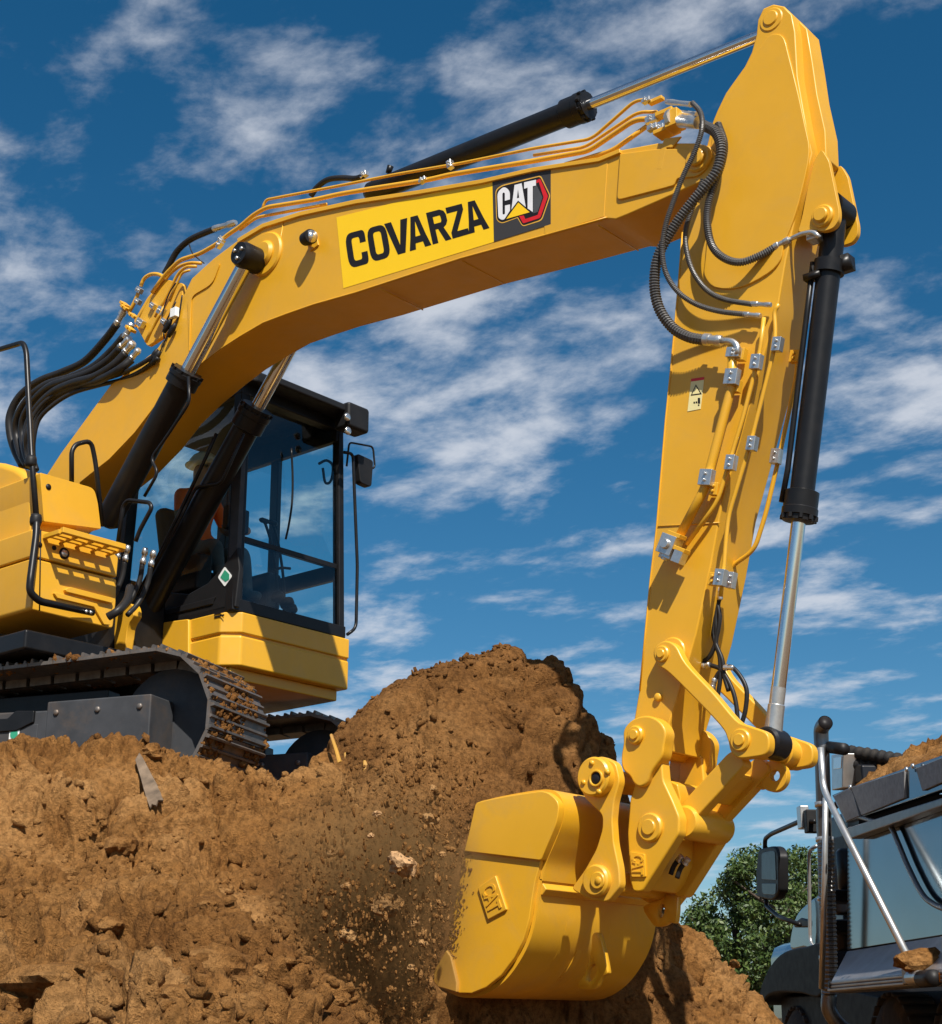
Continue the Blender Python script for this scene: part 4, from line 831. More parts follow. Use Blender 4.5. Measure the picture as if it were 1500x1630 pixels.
bc = scatter('stuck_soil', np.array(cb), .0035+.007*rgb.random(len(cb))**3, 'soil_dark'); tag(bc, kind='stuff'); bc.parent = bucket
# soil heaped in the bucket mouth
def heap(name, px_list, Yr, y0, y1, mat, seed, bulge):
    P = [PY(x, y, Yr) for x, y in px_list]; n = 60; m = 60; arr = np.zeros((n*m, 3))
    L_ = spl(P, 12); L_ = resample(L_, sum((b_-a).length for a, b_ in zip(L_, L_[1:]))/(n-1.001))[:n]; n = len(L_); arr = np.zeros((n*m, 3))
    for i, p in enumerate(L_):
        for j in range(m):
            w = j/(m-1); s_ = math.sin(math.pi*w)**.5; bu = bulge*s_*math.sin(math.pi*i/(n-1))**.6
            arr[i*m+j] = (p.x-bu*1.0, y0+(y1-y0)*w, p.z+bu*.25)
    arr = roughen(arr, n, m, -.5, seed); return link(name, grid_mesh(name, arr, n, m, mat), mat)
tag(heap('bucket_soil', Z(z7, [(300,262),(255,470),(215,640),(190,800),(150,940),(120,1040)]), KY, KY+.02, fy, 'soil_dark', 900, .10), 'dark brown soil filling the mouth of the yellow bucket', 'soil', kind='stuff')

# ---- cab
XF = -8.99; YN, YF = .50, 1.72; Z0 = CZ+3.09; Z1 = CZ+5.02; XR = -10.55
cab = MB().box(((XF+XR)/2, (YN+YF)/2, Z0+.02), (XF-XR)/2, (YF-YN)/2, .03).build('cab', 'black_paint', EX, .01)
def bx(name, x0, x1, y0, y1, z0, z1, mat, parent, bevel=.008):
    return MB().box(((x0+x1)/2, (y0+y1)/2, (z0+z1)/2), abs(x1-x0)/2, abs(y1-y0)/2, abs(z1-z0)/2).build(name, mat, parent, bevel)
# yellow base with rounded corner, pressed band and underside
def xyprism(name, pts, z0, z1, mat, parent, bevel): return MB().prism([Vector((x, y, z0)) for x, y in pts], Vector((0,0,z1-z0))).build(name, mat, parent, bevel, True, 3)
bo = [(XR-.1,YN-.03),(XF-.10,YN-.03),(XF+.03,YN+.08),(XF+.03,YF+.03),(XR-.1,YF+.03)]
bi = [(XR-.1,YN-.012),(XF-.105,YN-.012),(XF+.010,YN+.09),(XF+.010,YF+.03),(XR-.1,YF+.03)]
xyprism('cab_base', bo, Z0-.17, Z0-.005, 'yellow', EX, .012); xyprism('cab_base', bi, Z0-.20, Z0-.165, 'yellow', EX, .004); xyprism('cab_base', bo, Z0-.43, Z0-.19, 'yellow', EX, .018)
bx('cab_floor', XR-.1, XF-.05, YN+.05, YF-.02, Z0-.52, Z0-.43, 'yellow', EX, .01)
ext('frame_arm', rpoly([(215,1005),(262,990,4),(300,985,4),(300,1060),(200,1060)]), YN-.05, YN-.05, YN+.1, 'yellow', EX, .01)
ext('frame_arm', s2([(205,1000),(212,985),(228,965),(238,968),(225,990),(218,1012),(216,1050),(204,1050)], 3), .42, .40, .46, 'yellow', EX, .006)
ext('frame_arm', s2([(178,975),(198,965),(212,962),(216,980),(206,1000),(200,1050),(186,1050),(185,1010)], 3), .0, -.02, .06, 'yellow', EX, .006)
mb = MB()
for k in (0, 1): mb.add(*[[PY(x, y+k*5.5, YN-.035) for x, y in ((341,975.5),(357,972),(357,975),(341,978.5))], [(0,1,2,3)]])
mb.build('vent', 'ink', EX, 0, False)
# pillars (each its own part)
def post(name, a, b_, wx, wy, mat='black_paint'):
    a, b_ = Vector(a), Vector(b_); d = (b_-a); az_ = d.normalized(); ax = Vector((1,0,0)); ax = (ax-az_*ax.dot(az_)).normalized(); return MB().box((a+b_)/2, wx, wy, d.length/2, ax, az_.cross(ax), az_).build(name, mat, cab, .008)
post('pillar', (XF-.04,YN+.045,Z0), (XF-.10,YN+.085,Z1), .045, .05)
post('pillar', (XF-.04,YF-.03,Z0), (XF-.10,YF-.05,Z1), .04, .03)
post('pillar', (XR+.05,YN+.05,Z0), (XR+.08,YN+.08,Z1), .06, .05); post('pillar', (XR+.05,YF-.05,Z0), (XR+.08,YF-.08,Z1), .06, .05)
post('pillar', (XR+.70,YF-.035,Z0), (XR+.70,YF-.055,Z1), .05, .025)
bx('sill', XF-.07, XF+.012, YN+.0, YF, Z0, Z0+.10, 'black_paint', cab); bx('sill', XR, XF, YF-.06, YF, Z0, Z0+.10, 'black_paint', cab); bx('sill', XR, XR+.06, YN, YF, Z0, Z0+.55, 'black_paint', cab)
zd = PX(405,857,XF).z; zd2 = PX(545,890,XF).z
bx('window_divider', XF-.09, XF-.045, YN+.09, YF-.05, zd-.03, zd+.015, 'black_paint', cab, .006)
bx('window_divider', XR+.1, XF-.08, YF-.07, YF-.02, zd-.12, zd+.02, 'black_paint', cab, .006)
bx('header', XF-.16, XF-.05, YN+.03, YF-.02, Z1-.10, Z1, 'black_paint', cab); bx('header', XR, XF-.06, YF-.11, YF-.05, Z1-.20, Z1, 'black_paint', cab); bx('header', XR, XF-.06, YN+.04, YN+.10, Z1-.10, Z1, 'black_paint', cab)
xyprism('roof', [(XR-.02,YN+.02),(XF-.02,YN+.02),(XF+.04,YN+.10),(XF+.04,YF-.06),(XF-.04,YF),(XR-.02,YF)], Z1-.01, Z1+.10, 'black_plastic', cab, .03)
bx('roof_hatch', XR+.3, XF-.35, YN+.25, YF-.25, Z1+.095, Z1+.13, 'black_plastic', cab, .02)
bx('visor', XF-.02, XF+.16, YN+.18, YF-.08, Z1-.02, Z1+.05, 'black_plastic', cab, .02); bx('visor', XF+.02, XF+.20, YF-.22, YF+.04, Z1-.16, Z1+.07, 'black_plastic', cab, .03)
for (x, y) in ((552,664),(553,686)):
    p = PX(x, y, XF+.205); MB().lathe(p, p+Vector((.02,0,0)), [(0,.035),(.6,.035),(1,.028)], 16).build('roof_lamp', 'lamp_glass', cab)
# side panel below the near window
ext('side_panel', [(170,1010),(374,966),(381,905),(378,870),(352,905),(330,928),(300,945),(240,940),(170,960)], YN, YN, YN+.05, 'black_plastic', cab, .012)
ext('panel_ridge', [(245,985),(340,962),(341,958),(345,950),(300,962),(246,975)], YN, YN-.012, YN+.02, 'black_plastic', cab, .006)
bx('pillar_lit_strip', XF-.085, XF+.016, YN+.004, YN+.05, Z0+.02, Z1-.5, 'track_grey', cab, .006)  # grey strip put on the black pillar for its lit side
# glazing
def pane(pts): return MB().add(pts, [tuple(range(len(pts)))]).build('window_pane', 'glass', cab, 0, False)
pane([Vector((XF-.030,YN+.08,Z0+.09)),Vector((XF-.030,YF-.05,Z0+.09)),Vector((XF-.048,YF-.05,zd)),Vector((XF-.048,YN+.09,zd))])
pane([Vector((XF-.050,YN+.09,zd)),Vector((XF-.050,YF-.05,zd)),Vector((XF-.092,YF-.06,Z1-.08)),Vector((XF-.092,YN+.11,Z1-.08))])
pane([Vector((XR+.08,YN+.06,Z0+.42)),Vector((XF-.09,YN+.06,Z0+.42)),Vector((XF-.12,YN+.09,Z1-.08)),Vector((XR+.1,YN+.09,Z1-.08))])
pane([Vector((XR+.1,YF-.035,Z0+.10)),Vector((XF-.09,YF-.035,Z0+.10)),Vector((XF-.12,YF-.055,Z1-.18)),Vector((XR+.1,YF-.055,Z1-.18))])
pane([Vector((XR+.04,YN+.1,Z0+.55)),Vector((XR+.04,YF-.1,Z0+.55)),Vector((XR+.07,YF-.1,Z1-.05)),Vector((XR+.07,YN+.1,Z1-.05))])
pipe('wiper', [(465,712,.0)], 0, .01, 'rubber', cab) if False else MB().tube(spl([PX(x, y, XF-.02) for x, y in ((464,714),(466,760),(465,800),(460,835),(455,858))], 5), .009, 8).build('wiper', 'black_paint', cab)
# interior
sx = XR+.55
bx('seat', sx-.28, sx+.25, .80, 1.34, Z0+.42, Z0+.55, 'seat_fabric', cab, .05); MB().box((sx-.32, 1.07, Z0+.85), .07, .25, .38, Vector((.97,0,.25)), Vector((0,1,0)), Vector((-.25,0,.97))).build('seat_back', 'seat_fabric', cab, .05)
bx('seat_base', sx-.2, sx+.2, .9, 1.25, Z0+.03, Z0+.42, 'black_plastic', cab, .02)
bx('console', sx-.1, sx+.42, .62, .78, Z0+.30, Z0+.62, 'black_plastic', cab, .03); bx('console', sx-.1, sx+.42, 1.38, 1.54, Z0+.30, Z0+.62, 'black_plastic', cab, .03)
bx('monitor', XF-.32, XF-.26, .62, .86, Z0+.75, Z0+.95, 'black_plastic', cab, .015)
for pts in ([(420,830),(424,838),(433,870),(441,930),(440,975)], [(433,833),(437,842),(445,875),(452,930),(452,975)], [(436,908),(448,904),(462,905)]):
    MB().tube(spl([PX(x, y, XF-.28) for x, y in pts], 6), .012, 8).build('control_lever', 'black_plastic', cab)
for (x, y) in ((421,829),(434,832)):
    p = PX(x, y, XF-.28); MB().lathe(p+Vector((0,-.05,0)), p+Vector((0,.05,0)), [(0,.012),(.2,.022),(.8,.022),(1,.012)], 10).build('lever_knob', 'black_plastic', cab)
for (x, y, r) in ((440,945,.055),(455,955,.06),(462,965,.05)):
    p = PX(x, y, XF-.22); MB().lathe(p, p+Vector((.03,0,-.06)), [(0,r*.7),(.2,r),(.8,r),(1,r*.7)], 14).build('foot_pedal', 'black_plastic', cab)
MB().tube(spl([PX(x, y, XF-.14) for x, y in ((508,738),(520,733),(530,742),(527,765),(518,768),(514,745))], 5), .012, 8).build('grab_handle', 'black_plastic', cab)
# mirror and grab rail
mrr = MB().prism([PX(x, y, XF+.03) for x, y in rpoly([(569,721,5),(595,733,5),(592,776,6),(574,768,5)])], Vector((-.07,0,0))).build('mirror', 'black_plastic', cab, .012)
MB().tube(fillet([PX(x, y, XF+.0) for x, y in ((552,742),(556,704),(594,711),(597,744),(590,747))], .04), .009, 8).build('mirror_arm', 'black_paint', cab)
MB().tube(fillet([PX(x, y, XF+.02) for x, y in ((548,720),(562,722),(569,900),(567,1000),(553,1010))], .06), .014, 10).build('grab_rail', 'black_paint', cab)
dm = [PY(x, y, YN-.004) for x, y in rpoly([(358,902,2),(370,917,3),(358,934,2),(347,919,3)])]; MB().prism(dm, NY*.002).build('badge', 'label_white', cab, 0, False)
MB().prism([PY(x, y, YN-.008) for x, y in ((358,907),(365,914),(365,922),(359,926),(351,919))], NY*.001).build('badge', 'label_green', cab, 0, False)
# ---- operator
op = PY(322,752,1.06)
def person():
    hx, hy, hz = op.x, 1.06, op.z
    bm = bmesh.new(); J = {}
    def v(n, x, y, z): J[n] = bm.verts.new((hx+x, hy+y, hz+z)); return J[n]
    for n, x, y, z in (('pel',-.06,0,-.78),('sp1',-.07,0,-.60),('sp2',-.06,0,-.42),('che',-.04,0,-.30),('nek',-.02,0,-.15),('hd0',.0,0,-.05),('hd1',.02,0,.08),
        ('shL',-.03,.19,-.25),('elL',.06,.26,-.50),('wrL',.30,.24,-.55),('haL',.38,.23,-.55),('shR',-.03,-.19,-.25),('elR',.06,-.26,-.50),('wrR',.30,-.24,-.55),('haR',.38,-.23,-.55),
        ('hipL',-.02,.1,-.80),('knL',.42,.15,-.76),('anL',.50,.15,-1.16),('toL',.66,.15,-1.20),('hipR',-.02,-.1,-.80),('knR',.42,-.15,-.76),('anR',.50,-.15,-1.16),('toR',.66,-.15,-1.20)): v(n, x, y, z)
    for a, b_ in (('pel','sp1'),('sp1','sp2'),('sp2','che'),('che','nek'),('nek','hd0'),('hd0','hd1'),('che','shL'),('shL','elL'),('elL','wrL'),('wrL','haL'),('che','shR'),('shR','elR'),('elR','wrR'),('wrR','haR'),('pel','hipL'),('hipL','knL'),('knL','anL'),('anL','toL'),('pel','hipR'),('hipR','knR'),('knR','anR'),('anR','toR')): bm.edges.new((J[a], J[b_]))
    rad = dict(pel=.15,sp1=.14,sp2=.15,che=.15,nek=.055,hd0=.085,hd1=.095,shL=.07,elL=.05,wrL=.035,haL=.045,shR=.07,elR=.05,wrR=.035,haR=.045,hipL=.095,knL=.065,anL=.045,toL=.04,hipR=.095,knR=.065,anR=.045,toR=.04)
    names = list(J); bm.verts.index_update(); me = bpy.data.meshes.new('person'); bm.to_mesh(me); bm.free()
    o = link('person', me, 'cloth'); md = o.modifiers.new('skin', 'SKIN'); md.use_smooth_shade = True
    for i, n in enumerate(names): me.skin_vertices[0].data[i].radius = (rad[n], rad[n]); me.skin_vertices[0].data[i].use_root = (n == 'pel')
    ss_ = o.modifiers.new('sub', 'SUBSURF'); ss_.levels = ss_.render_levels = 2
    bpy.context.view_layer.update(); dg = bpy.context.evaluated_depsgraph_get(); nm_ = bpy.data.meshes.new_from_object(o.evaluated_get(dg)); o.modifiers.clear(); o.data = nm_
    nm_.materials.clear()
    for k in ('cloth','vest','skin'): nm_.materials.append(MATS[k])
    for p in nm_.polygons:
        c = p.center-Vector((hx,hy,hz)); p.use_smooth = True
        p.material_index = 2 if (c.z > -.16 or (c.x > .27 and c.z > -.65)) else (1 if (c.z < -.16 and c.z > -.62 and abs(c.y) < (.2 if c.z < -.42 else .30)) else 0)
    tag(o, 'person in hard hat and orange vest seated in the excavator cab', 'person')
    mb = MB(); mb.lathe((hx+.02,hy,hz+.05), (hx+.02,hy,hz+.19), [(0,.165),(.06,.165),(.08,.135),(.35,.13),(.65,.10),(.88,.055),(1,.01)], 20)
    mb.box((hx+.15,hy,hz+.055), .06, .09, .008)
    mb.build('hard_hat', 'helmet', o)
    mb = MB(); mb.lathe((hx+.115,hy,hz+.0), (hx+.15,hy,hz-.015), [(0,.022),(.7,.016),(1,.006)], 8); mb.build('nose', 'skin', o)
    for s in (-1, 1): MB().lathe((hx+.095,hy+s*.036,hz+.03), (hx+.112,hy+s*.036,hz+.03), [(0,.016),(1,.010)], 8).build('eye', 'ink', o)
person()
# ---- upper body, tool box, steps and rails
XB = -9.08; HYN = -1.195
hood = ext('hood', rpoly([(-320,700,0),(0,735,0),(30,744,16),(47,764,14),(52,800,6),(53,886,0),(-320,884,0)]), HYN, HYN, -.8, 'yellow', EX, .05, 4)
ext('hood_skirt', rpoly([(-320,887,0),(53,889,0),(50,965,8),(44,974,6),(-320,985,0)]), HYN, HYN-.004, -.8, 'yellow', EX, .03, 4)
ext('hood_band', [(-320,922),(52,922),(52,936),(-320,938)], HYN, HYN-.008, HYN+.1, 'yellow', EX, .004)
def fx(name, px, X, depth, mat, parent, bevel=.012): return MB().prism([PX(x, y, X) for x, y in px], Vector((-depth,0,0))).build(name, mat, parent, bevel)
fx('tool_box', rpoly([(51,842,3),(165,862,3),(189,888,3),(186,919,0),(52,885,0)]), XB, .75, 'yellow', EX)
fx('tool_box', rpoly([(52,888,0),(186,922,0),(185,960,3),(180,1001,6),(49,970,6)]), XB, .75, 'yellow', EX)
fx('tool_box', [(64,843),(66,843),(64,972),(62,972)], XB+.002, .01, 'black_plastic', EX, 0)
fx('box_pocket', rpoly([(104,938,2),(112,934,2),(180,952,2),(181,956),(179,960),(106,942)]), XB+.03, .05, 'yellow', EX, .004)
fx('box_pocket', [(86,944),(90,943),(155,961),(176,995),(166,994),(150,966),(92,952)], XB+.02, .04, 'yellow', EX, .004)
tb = fx('upper_box', rpoly([(64,752,2),(150,777,9),(156,800,6),(161,842,2),(70,830,2)]), XB-.03, .8, 'yellow', EX, .015)
for (x, y, X, r) in ((77,775,XB-.03,.022),(63,867,XB,.02),(86,872,XB,.018),(102,881,XB,.042)):
    p = PX(x, y, X); MB().lathe(p-Vector((.02,0,0)), p+Vector((.004,0,0)), [(0,r),(1,r)], 18).build('latch_hole_shade', 'ink', EX)  # solid black discs, their colour replaces the shade inside the holes
p = PX(102,881,XB); MB().lathe(p, p+Vector((.012,0,0)), [(0,.03),(1,.026)], 6).build('latch', 'zinc', EX)
# open step grating: rails and bars
zg = PX(85,842,XB+.15).z; y0g, y1g = PX(72,838,XB).y, PX(172,860,XB).y
stp = bx('step', XB+.18, XB+.22, y0g, y1g, zg-.03, zg+.01, 'yellow', EX, .004)
for X in (XB+.12, XB+.05): bx('step_bar', X-.014, X+.014, y0g, y1g, zg-.03, zg, 'yellow', stp, .003)
for k in range(5):
    y = y0g+(y1g-y0g)*k/4; bx('step_bar', XB-.02, XB+.19, y-.014, y+.014, zg-.036, zg-.004, 'yellow', stp, .003)
MB().tube(fillet([PY(-20,560,-1.20), PY(0,556,-1.20), PY(37,545,-1.22), PY(42,560,-1.22), PY(50,720,-1.23), PY(58,825,-1.24)], .05), .021, 12).build('handrail', 'black_paint', EX)
MB().tube(fillet([PY(58,822,-1.24), PY(58,850,-1.25), PX(48,925,XB+.09), PX(47,942,XB+.09), PX(62,957,XB+.09), PX(148,975,XB+.05)], .08), .026, 12).build('handrail', 'black_paint', EX)
for (x, y) in ((49,735),(57,828)):
    p = PY(x, y, -1.24); MB().lathe(p-UZ*.04, p+UZ*.04, [(0,.036),(.3,.042),(.7,.042),(1,.036)], 14).build('rail_collar', 'black_plastic', EX)
for x, y in ((137,973.5),(144,975)):
    p = PX(x, y, XB+.075); MB().lathe(p, p+Vector((.012,0,0)), [(0,.014),(1,.012)], 6).build('rail_bolt', 'zinc', EX)
MB().tube(fillet([PX(x, y, XB-.06) for x, y in ((114,768),(114,718),(121,707),(145,701),(152,735),(163,838))], .06), .018, 10).build('handrail', 'black_paint', EX)
MB().tube(fillet([PY(x, y, -.5) for x, y in ((188,862),(196,805),(204,796),(238,800),(242,808),(222,845),(216,862))], .05), .016, 10).build('handrail', 'black_paint', EX)
for (x, y) in ((190,872),(202,876),(230,880),(243,884)):
    a, b_ = PY(x+2, y-8, -.2), PY(x-3, y+18, -.2); MB().lathe(a, b_, [(0,.016),(.15,.024),(.4,.024),(.42,.018),(.7,.018),(.75,.024),(1,.022)], 10).build('hose_fitting', 'zinc', EX)
    MB().tube(path([(x-3, y+16, -.2),(x-8, y+45, -.2),(x-22, y+75, -.25),(x-40, y+95, -.35)], None, 5), .02, 10).build('hydraulic_hose', 'rubber', EX)
MB().tube(path([(172,982,-.74),(188,972,-.7),(202,955,-.6),(207,935,-.5)], None, 6), .03, 12).build('hydraulic_hose', 'rubber', EX)
# swing frame behind the boom foot, turntable
bx('swing_frame', -11.6, -9.75, -.62, .46, CZ+2.62, CZ+3.28, 'black_paint', EX, .02)
bx('swing_frame', -11.9, -9.0, -1.30, .46, CZ+2.46, CZ+2.60, 'black_paint', EX, .02)  # black colour stands in for the shade under the hood
bx('counterweight', -13.0, -11.4, -1.38, 1.40, CZ+2.6, CZ+3.6, 'yellow', EX, .12)
# ---- crawler tracks (the undercarriage is slewed against the upper body)
ta = R(19.6); TXv = RT*math.cos(ta)-HD*math.sin(ta); TYv = HD*math.cos(ta)+RT*math.sin(ta)
TC = Vector((-10.62, 0, CZ)); ZB, RW = 1.52, .455
sv = MB()
def shoe_mesh():
    mb = MB(); X_, Y_, Z_ = Vector((1,0,0)), Vector((0,1,0)), Vector((0,0,1))
    mb.box((0,0,0), .098, .40, .012)
    for gx, gh in ((-.075,.022),(-.005,.016),(.068,.030)): mb.prism([Vector((gx-.014,-.40,.011)),Vector((gx+.014,-.40,.011)),Vector((gx+.007,-.40,.011+gh)),Vector((gx-.007,-.40,.011+gh))], Vector((0,.80,0)))
    mb.box((0,0,-.04), .085, .10, .03)
    return mesh('track_shoe', mb.v, mb.f)
SHOE = shoe_mesh(); SHOE.materials.append(MATS['shoe_steel'])
def track(yc, front, sag):
    c = TC+TYv*yc
    f0, r0 = front-RW, -2.05
    # side frame
    fr = MB(); o = c+UZ*(ZB)
    def tp_(x, z): return o+TXv*x+UZ*z-TYv*.40
    prof = [(-1.9,.12),(1.15,.12),(1.15,.55),(.3,.57),(-1.9,.57)]
    fr.prism([tp_(x, z) for x, z in prof], TYv*.30)
    body = fr.build('crawler_track', 'track_grey', EX, .015)
    g = MB(); g.prism([tp_(x, z)-TYv*.035 for x, z in ((1.16,.04),(1.96,.04),(1.96,.60),(1.16,.60))], TYv*.30); g.build('track_guard', 'track_grey', body, .012)
    for (bx_, bz_) in ((1.24,.52),(1.88,.52),(1.24,.14),(1.88,.14),(1.56,.52)):
        p = tp_(bx_, bz_)-TYv*.035; g = MB(); g.lathe(p+TYv*.005, p-TYv*.014, [(0,.022),(.7,.022),(1,.016)], 6); g.build('guard_bolt', 'shoe_steel', body)
    g = MB(); g.prism([tp_(x, z)-TYv*.006 for x, z in ((.35,.20),(1.08,.20),(1.08,.46),(.35,.46))], TYv*.02); g.build('cover_plate', 'track_grey', body, .006)
    for xs in (-1.55, -.35, .72):
        g = MB(); g.prism([tp_(xs+x, .56+z)-TYv*.02 for x, z in ((-.34,-.10),(-.34,-.02),(-.22,.0),(-.17,-.04),(.12,-.05),(.18,0),(.33,-.01),(.33,-.09),(.2,-.14),(-.25,-.14))], TYv*.10); g.build('step_bracket', 'black_paint', body, .008)
    wc = o+UZ*RW+TXv*f0; g = MB(); g.lathe(wc-TYv*.12, wc+TYv*.12, [(0,RW*.70),(.1,RW*.86),(.3,RW*.86),(.32,RW*.80),(.68,RW*.80),(.7,RW*.86),(.9,RW*.86),(1,RW*.7)], 36); sharp(g.build('idler_wheel', 'track_grey', body))
    wc2 = o+UZ*RW+TXv*r0; g = MB(); g.lathe(wc2-TYv*.1, wc2+TYv*.1, [(0,RW*.6),(.1,RW*.82),(.9,RW*.82),(1,RW*.6)], 36); sharp(g.build('drive_sprocket', 'track_grey', body))
    for k in range(2):
        w = o+UZ*(2*RW-.14)+TXv*(-1.0+k*1.35); g = MB(); g.lathe(w-TYv*.14, w+TYv*.14, [(0,.06),(.1,.08),(.9,.08),(1,.06)], 20); sharp(g.build('carrier_roller', 'track_grey', body))
    for k in range(7):
        w = o+UZ*.13+TXv*(-1.6+k*.48); g = MB(); g.lathe(w-TYv*.14, w+TYv*.14, [(0,.08),(.1,.11),(.9,.11),(1,.08)], 20); sharp(g.build('track_roller', 'track_grey', body))
    g = MB(); g.prism([tp_(x, z)+TYv*.32 for x, z in ((-1.9,.2),(1.4,.2),(1.4,.74),(-1.9,.74))], TYv*.16); g.build('inner_frame', 'black_paint', body, .01)
    # shoe path
    pts = []; nrm_ = []
    n = 400; top = 2*RW
    P = []
    for i in range(60): a = -math.pi/2+math.pi*i/60; P.append((f0+RW*math.cos(a), RW+RW*math.sin(a)))
    for i in range(80): u = i/80; P.append((f0+(r0-f0)*u, top-sag*math.sin(math.pi*u)))
    for i in range(60): a = math.pi/2+math.pi*i/60; P.append((r0+RW*math.cos(a), RW+RW*math.sin(a)))
    for i in range(80): u = i/80; P.append((r0+(f0-r0)*u, 0))
    P.append(P[0]); V3 = [Vector((x, 0, z)) for x, z in P]
    tot = sum((b_-a).length for a, b_ in zip(V3, V3[1:])); ns = int(tot/.2); R_ = resample(V3, tot/ns)[:ns]
    for i in range(ns):
        if R_[i].x < -1.4 and R_[i].z < .8: continue
        a, b_ = R_[i], R_[(i+1) % ns]; mid = (a+b_)/2; tg = (b_-a).normalized(); tx = TXv*tg.x+UZ*tg.z; ty = TYv; tz = tx.cross(ty)
        if tz.dot((TXv*(mid.x-(f0+r0)/2*0-0)+UZ*(mid.z-RW))) < 0 and False: tz = -tz
        # outward normal of an anticlockwise loop
        outn = TXv*tg.z-UZ*tg.x
        Mx = Matrix((tx, outn.cross(tx), outn)).transposed().to_4x4(); Mx.translation = o+TXv*mid.x+UZ*mid.z
        s = bpy.data.objects.new('track_shoe', SHOE); COL.objects.link(s); s.parent = body; s.matrix_parent_inverse = Matrix.Identity(4); s.matrix_basis = Mx
        # body parented to EX with inverse translation: keep world placement
    return body, o, f0, R_
tr1, o1, f01, path1 = track(-1.20, 2.38, .05)
tr2, o2, f02, path2 = track(1.20, 2.38, .05)
cs = []; sz = []
rg = np.random.default_rng(11)
for (o_, w) in ((o1, 9.0), (o2, .5)):
    for i in range(int(1700*w)):
        k = rg.integers(0, len(path1)); a, b_ = path1[k], path1[(k+1) % len(path1)]; m_ = a.lerp(b_, rg.random()); tg = (b_-a).normalized()
        if m_.x < -1.4 or (m_.x < 1.5 and m_.z < .7): continue
        outn = TXv*tg.z-UZ*tg.x; yy = rg.uniform(-.39, .39); n_ = math.sin(k*5.1+yy*7)+math.sin(k*2.3-yy*11)
        if n_ < -.4: continue
        cs.append((o_+TXv*m_.x+UZ*m_.z+TYv*yy+outn*.012)[:]); sz.append(.008+.026*rg.random()**2.2)
ck = scatter('caked_soil', np.array(cs), np.array(sz), 'soil'); tag(ck, kind='stuff'); ck.parent = tr1; 
g = MB(); g.prism([o1+TXv*x+UZ*z-TYv*.405 for x, z in ((.86,.28),(.94,.28),(.94,.48),(.86,.48))], -TYv*.003); g.build('badge', 'label_white', tr1, 0, False)
g = MB(); c = o1+TXv*.90+UZ*.40-TYv*.409; g.lathe(c, c-TYv*.003, [(0,.03),(1,.03)], 16); g.build('badge', 'label_green', tr1, 0, False)
g = MB(); g.box(TC+UZ*(ZB+.62)+TXv*.0, 1.0, 1.1, .16, TXv, TYv, UZ); g.build('car_body', 'black_paint', EX, .03)
g = MB(); g.lathe(TC+UZ*(ZB+.75), TC+UZ*(ZB+1.12), [(0,.75),(1,.75)], 40); g.build('swing_bearing', 'black_paint', EX)

# ================================================================== DUMP TRUCK
def tpt(x, y, l): return PT(*zt(x, y), l)
def extt(name, pts, l, th, mat, parent, bevel=.008, f=zt): return MB().prism([PT(*f(*p), l) for p in pts], TR*th).build(name, mat, parent, bevel)
stk0 = tpt(452,1440,4.05); TK = empty('dump_truck', Vector((stk0.x, stk0.y, 0)) - TF*2 + TR*1.2); tag(TK, 'dark dump truck with polished dump bed and tall exhaust stack', 'dump truck')
bed = extt('dump_bed', [(540,660),(1023,500),(1700,266),(1700,1090),(1023,1180),(540,1255)], 4.12, .05, 'polished', TK, .006)
extt('bed_floor', [(560,1150),(1700,1040),(1700,1090),(560,1230)], 4.17, 2.1, 'truck_black', bed, .006)
extt('bed_headboard', [(540,480),(600,455),(600,1240),(540,1255)], 4.17, 2.1, 'truck_black', bed, .006)
extt('top_rail', [(462,466),(560,424),(1023,262),(1700,25),(1700,222),(1023,440),(530,606)], 4.07, .07, 'polished', bed, .008)
for pts in ([(470,472),(556,428),(573,470),(600,572),(532,600)], [(558,427),(830,342),(830,480),(612,568),(576,470)], [(888,330),(1023,276),(1700,40),(1700,180),(1023,400),(922,444)]): extt('rail_panel', pts, 4.05, .02, 'mesh_tarp', bed, .003)
extt('side_lip', [(535,632),(1023,478),(1700,264),(1700,300),(1023,522),(556,690)], 4.02, .10, 'alu', bed, .012)
for (x, y) in ((560,425),(846,335),(878,318)):
    p = tpt(x, y, 4.04); MB().lathe(p, p-TR*.015, [(0,.02),(1,.016)], 8).build('rivet', 'zinc', bed)
MB().tube(spl([tpt(x, y, 4.08) for x, y in ((600,575),(680,600),(755,620),(800,710),(850,830),(920,965),(980,1020),(1060,1055))], 6), .02, 12).build('bed_rib', 'alu', bed)
MB().tube(fillet([tpt(x, y, 3.86) for x, y in ((404,225),(418,420),(440,480),(850,1290))], .3), .026, 12).build('brace_rod', 'alu_light', TK)
A_, B_, C_ = tpt(540,1258,4.11), tpt(462,1410,3.84), tpt(448,1470,3.84)
dk = MB(); dk.prism([A_, B_, C_, A_-UZ*(A_.z-C_.z)], -TF*6.0).build('side_deck', 'deck', TK, .01)
for k in range(3): q0 = B_.lerp(C_, .25+.28*k)-TR*.006; MB().tube([q0, q0-TF*6], .012, 6).build('deck_rib', 'deck', TK)
p = tpt(455,1430,3.83); MB().lathe(p, p-TR*.012, [(0,.03),(1,.025)], 12).build('deck_bolt', 'black_plastic', TK)
for (x, y, r, m_) in ((890,1395,.045,'alu_light'),(950,1400,.055,'black_plastic')):
    p = tpt(x, y, 3.80); MB().lathe(p+TF*.1, p-TF*.14, [(0,r),(.8,r),(1,r*.9)], 14).build('latch_bar', m_, TK)
extt('marker_lamp', [(985,1370),(1010,1368),(1010,1420),(985,1420)], 3.82, .03, 'amber', TK, .008)
p = tpt(850,1350,3.84); MB().box(p, .05, .03, .10, TF, TR, UZ).build('latch_bar', 'alu', TK, .01)
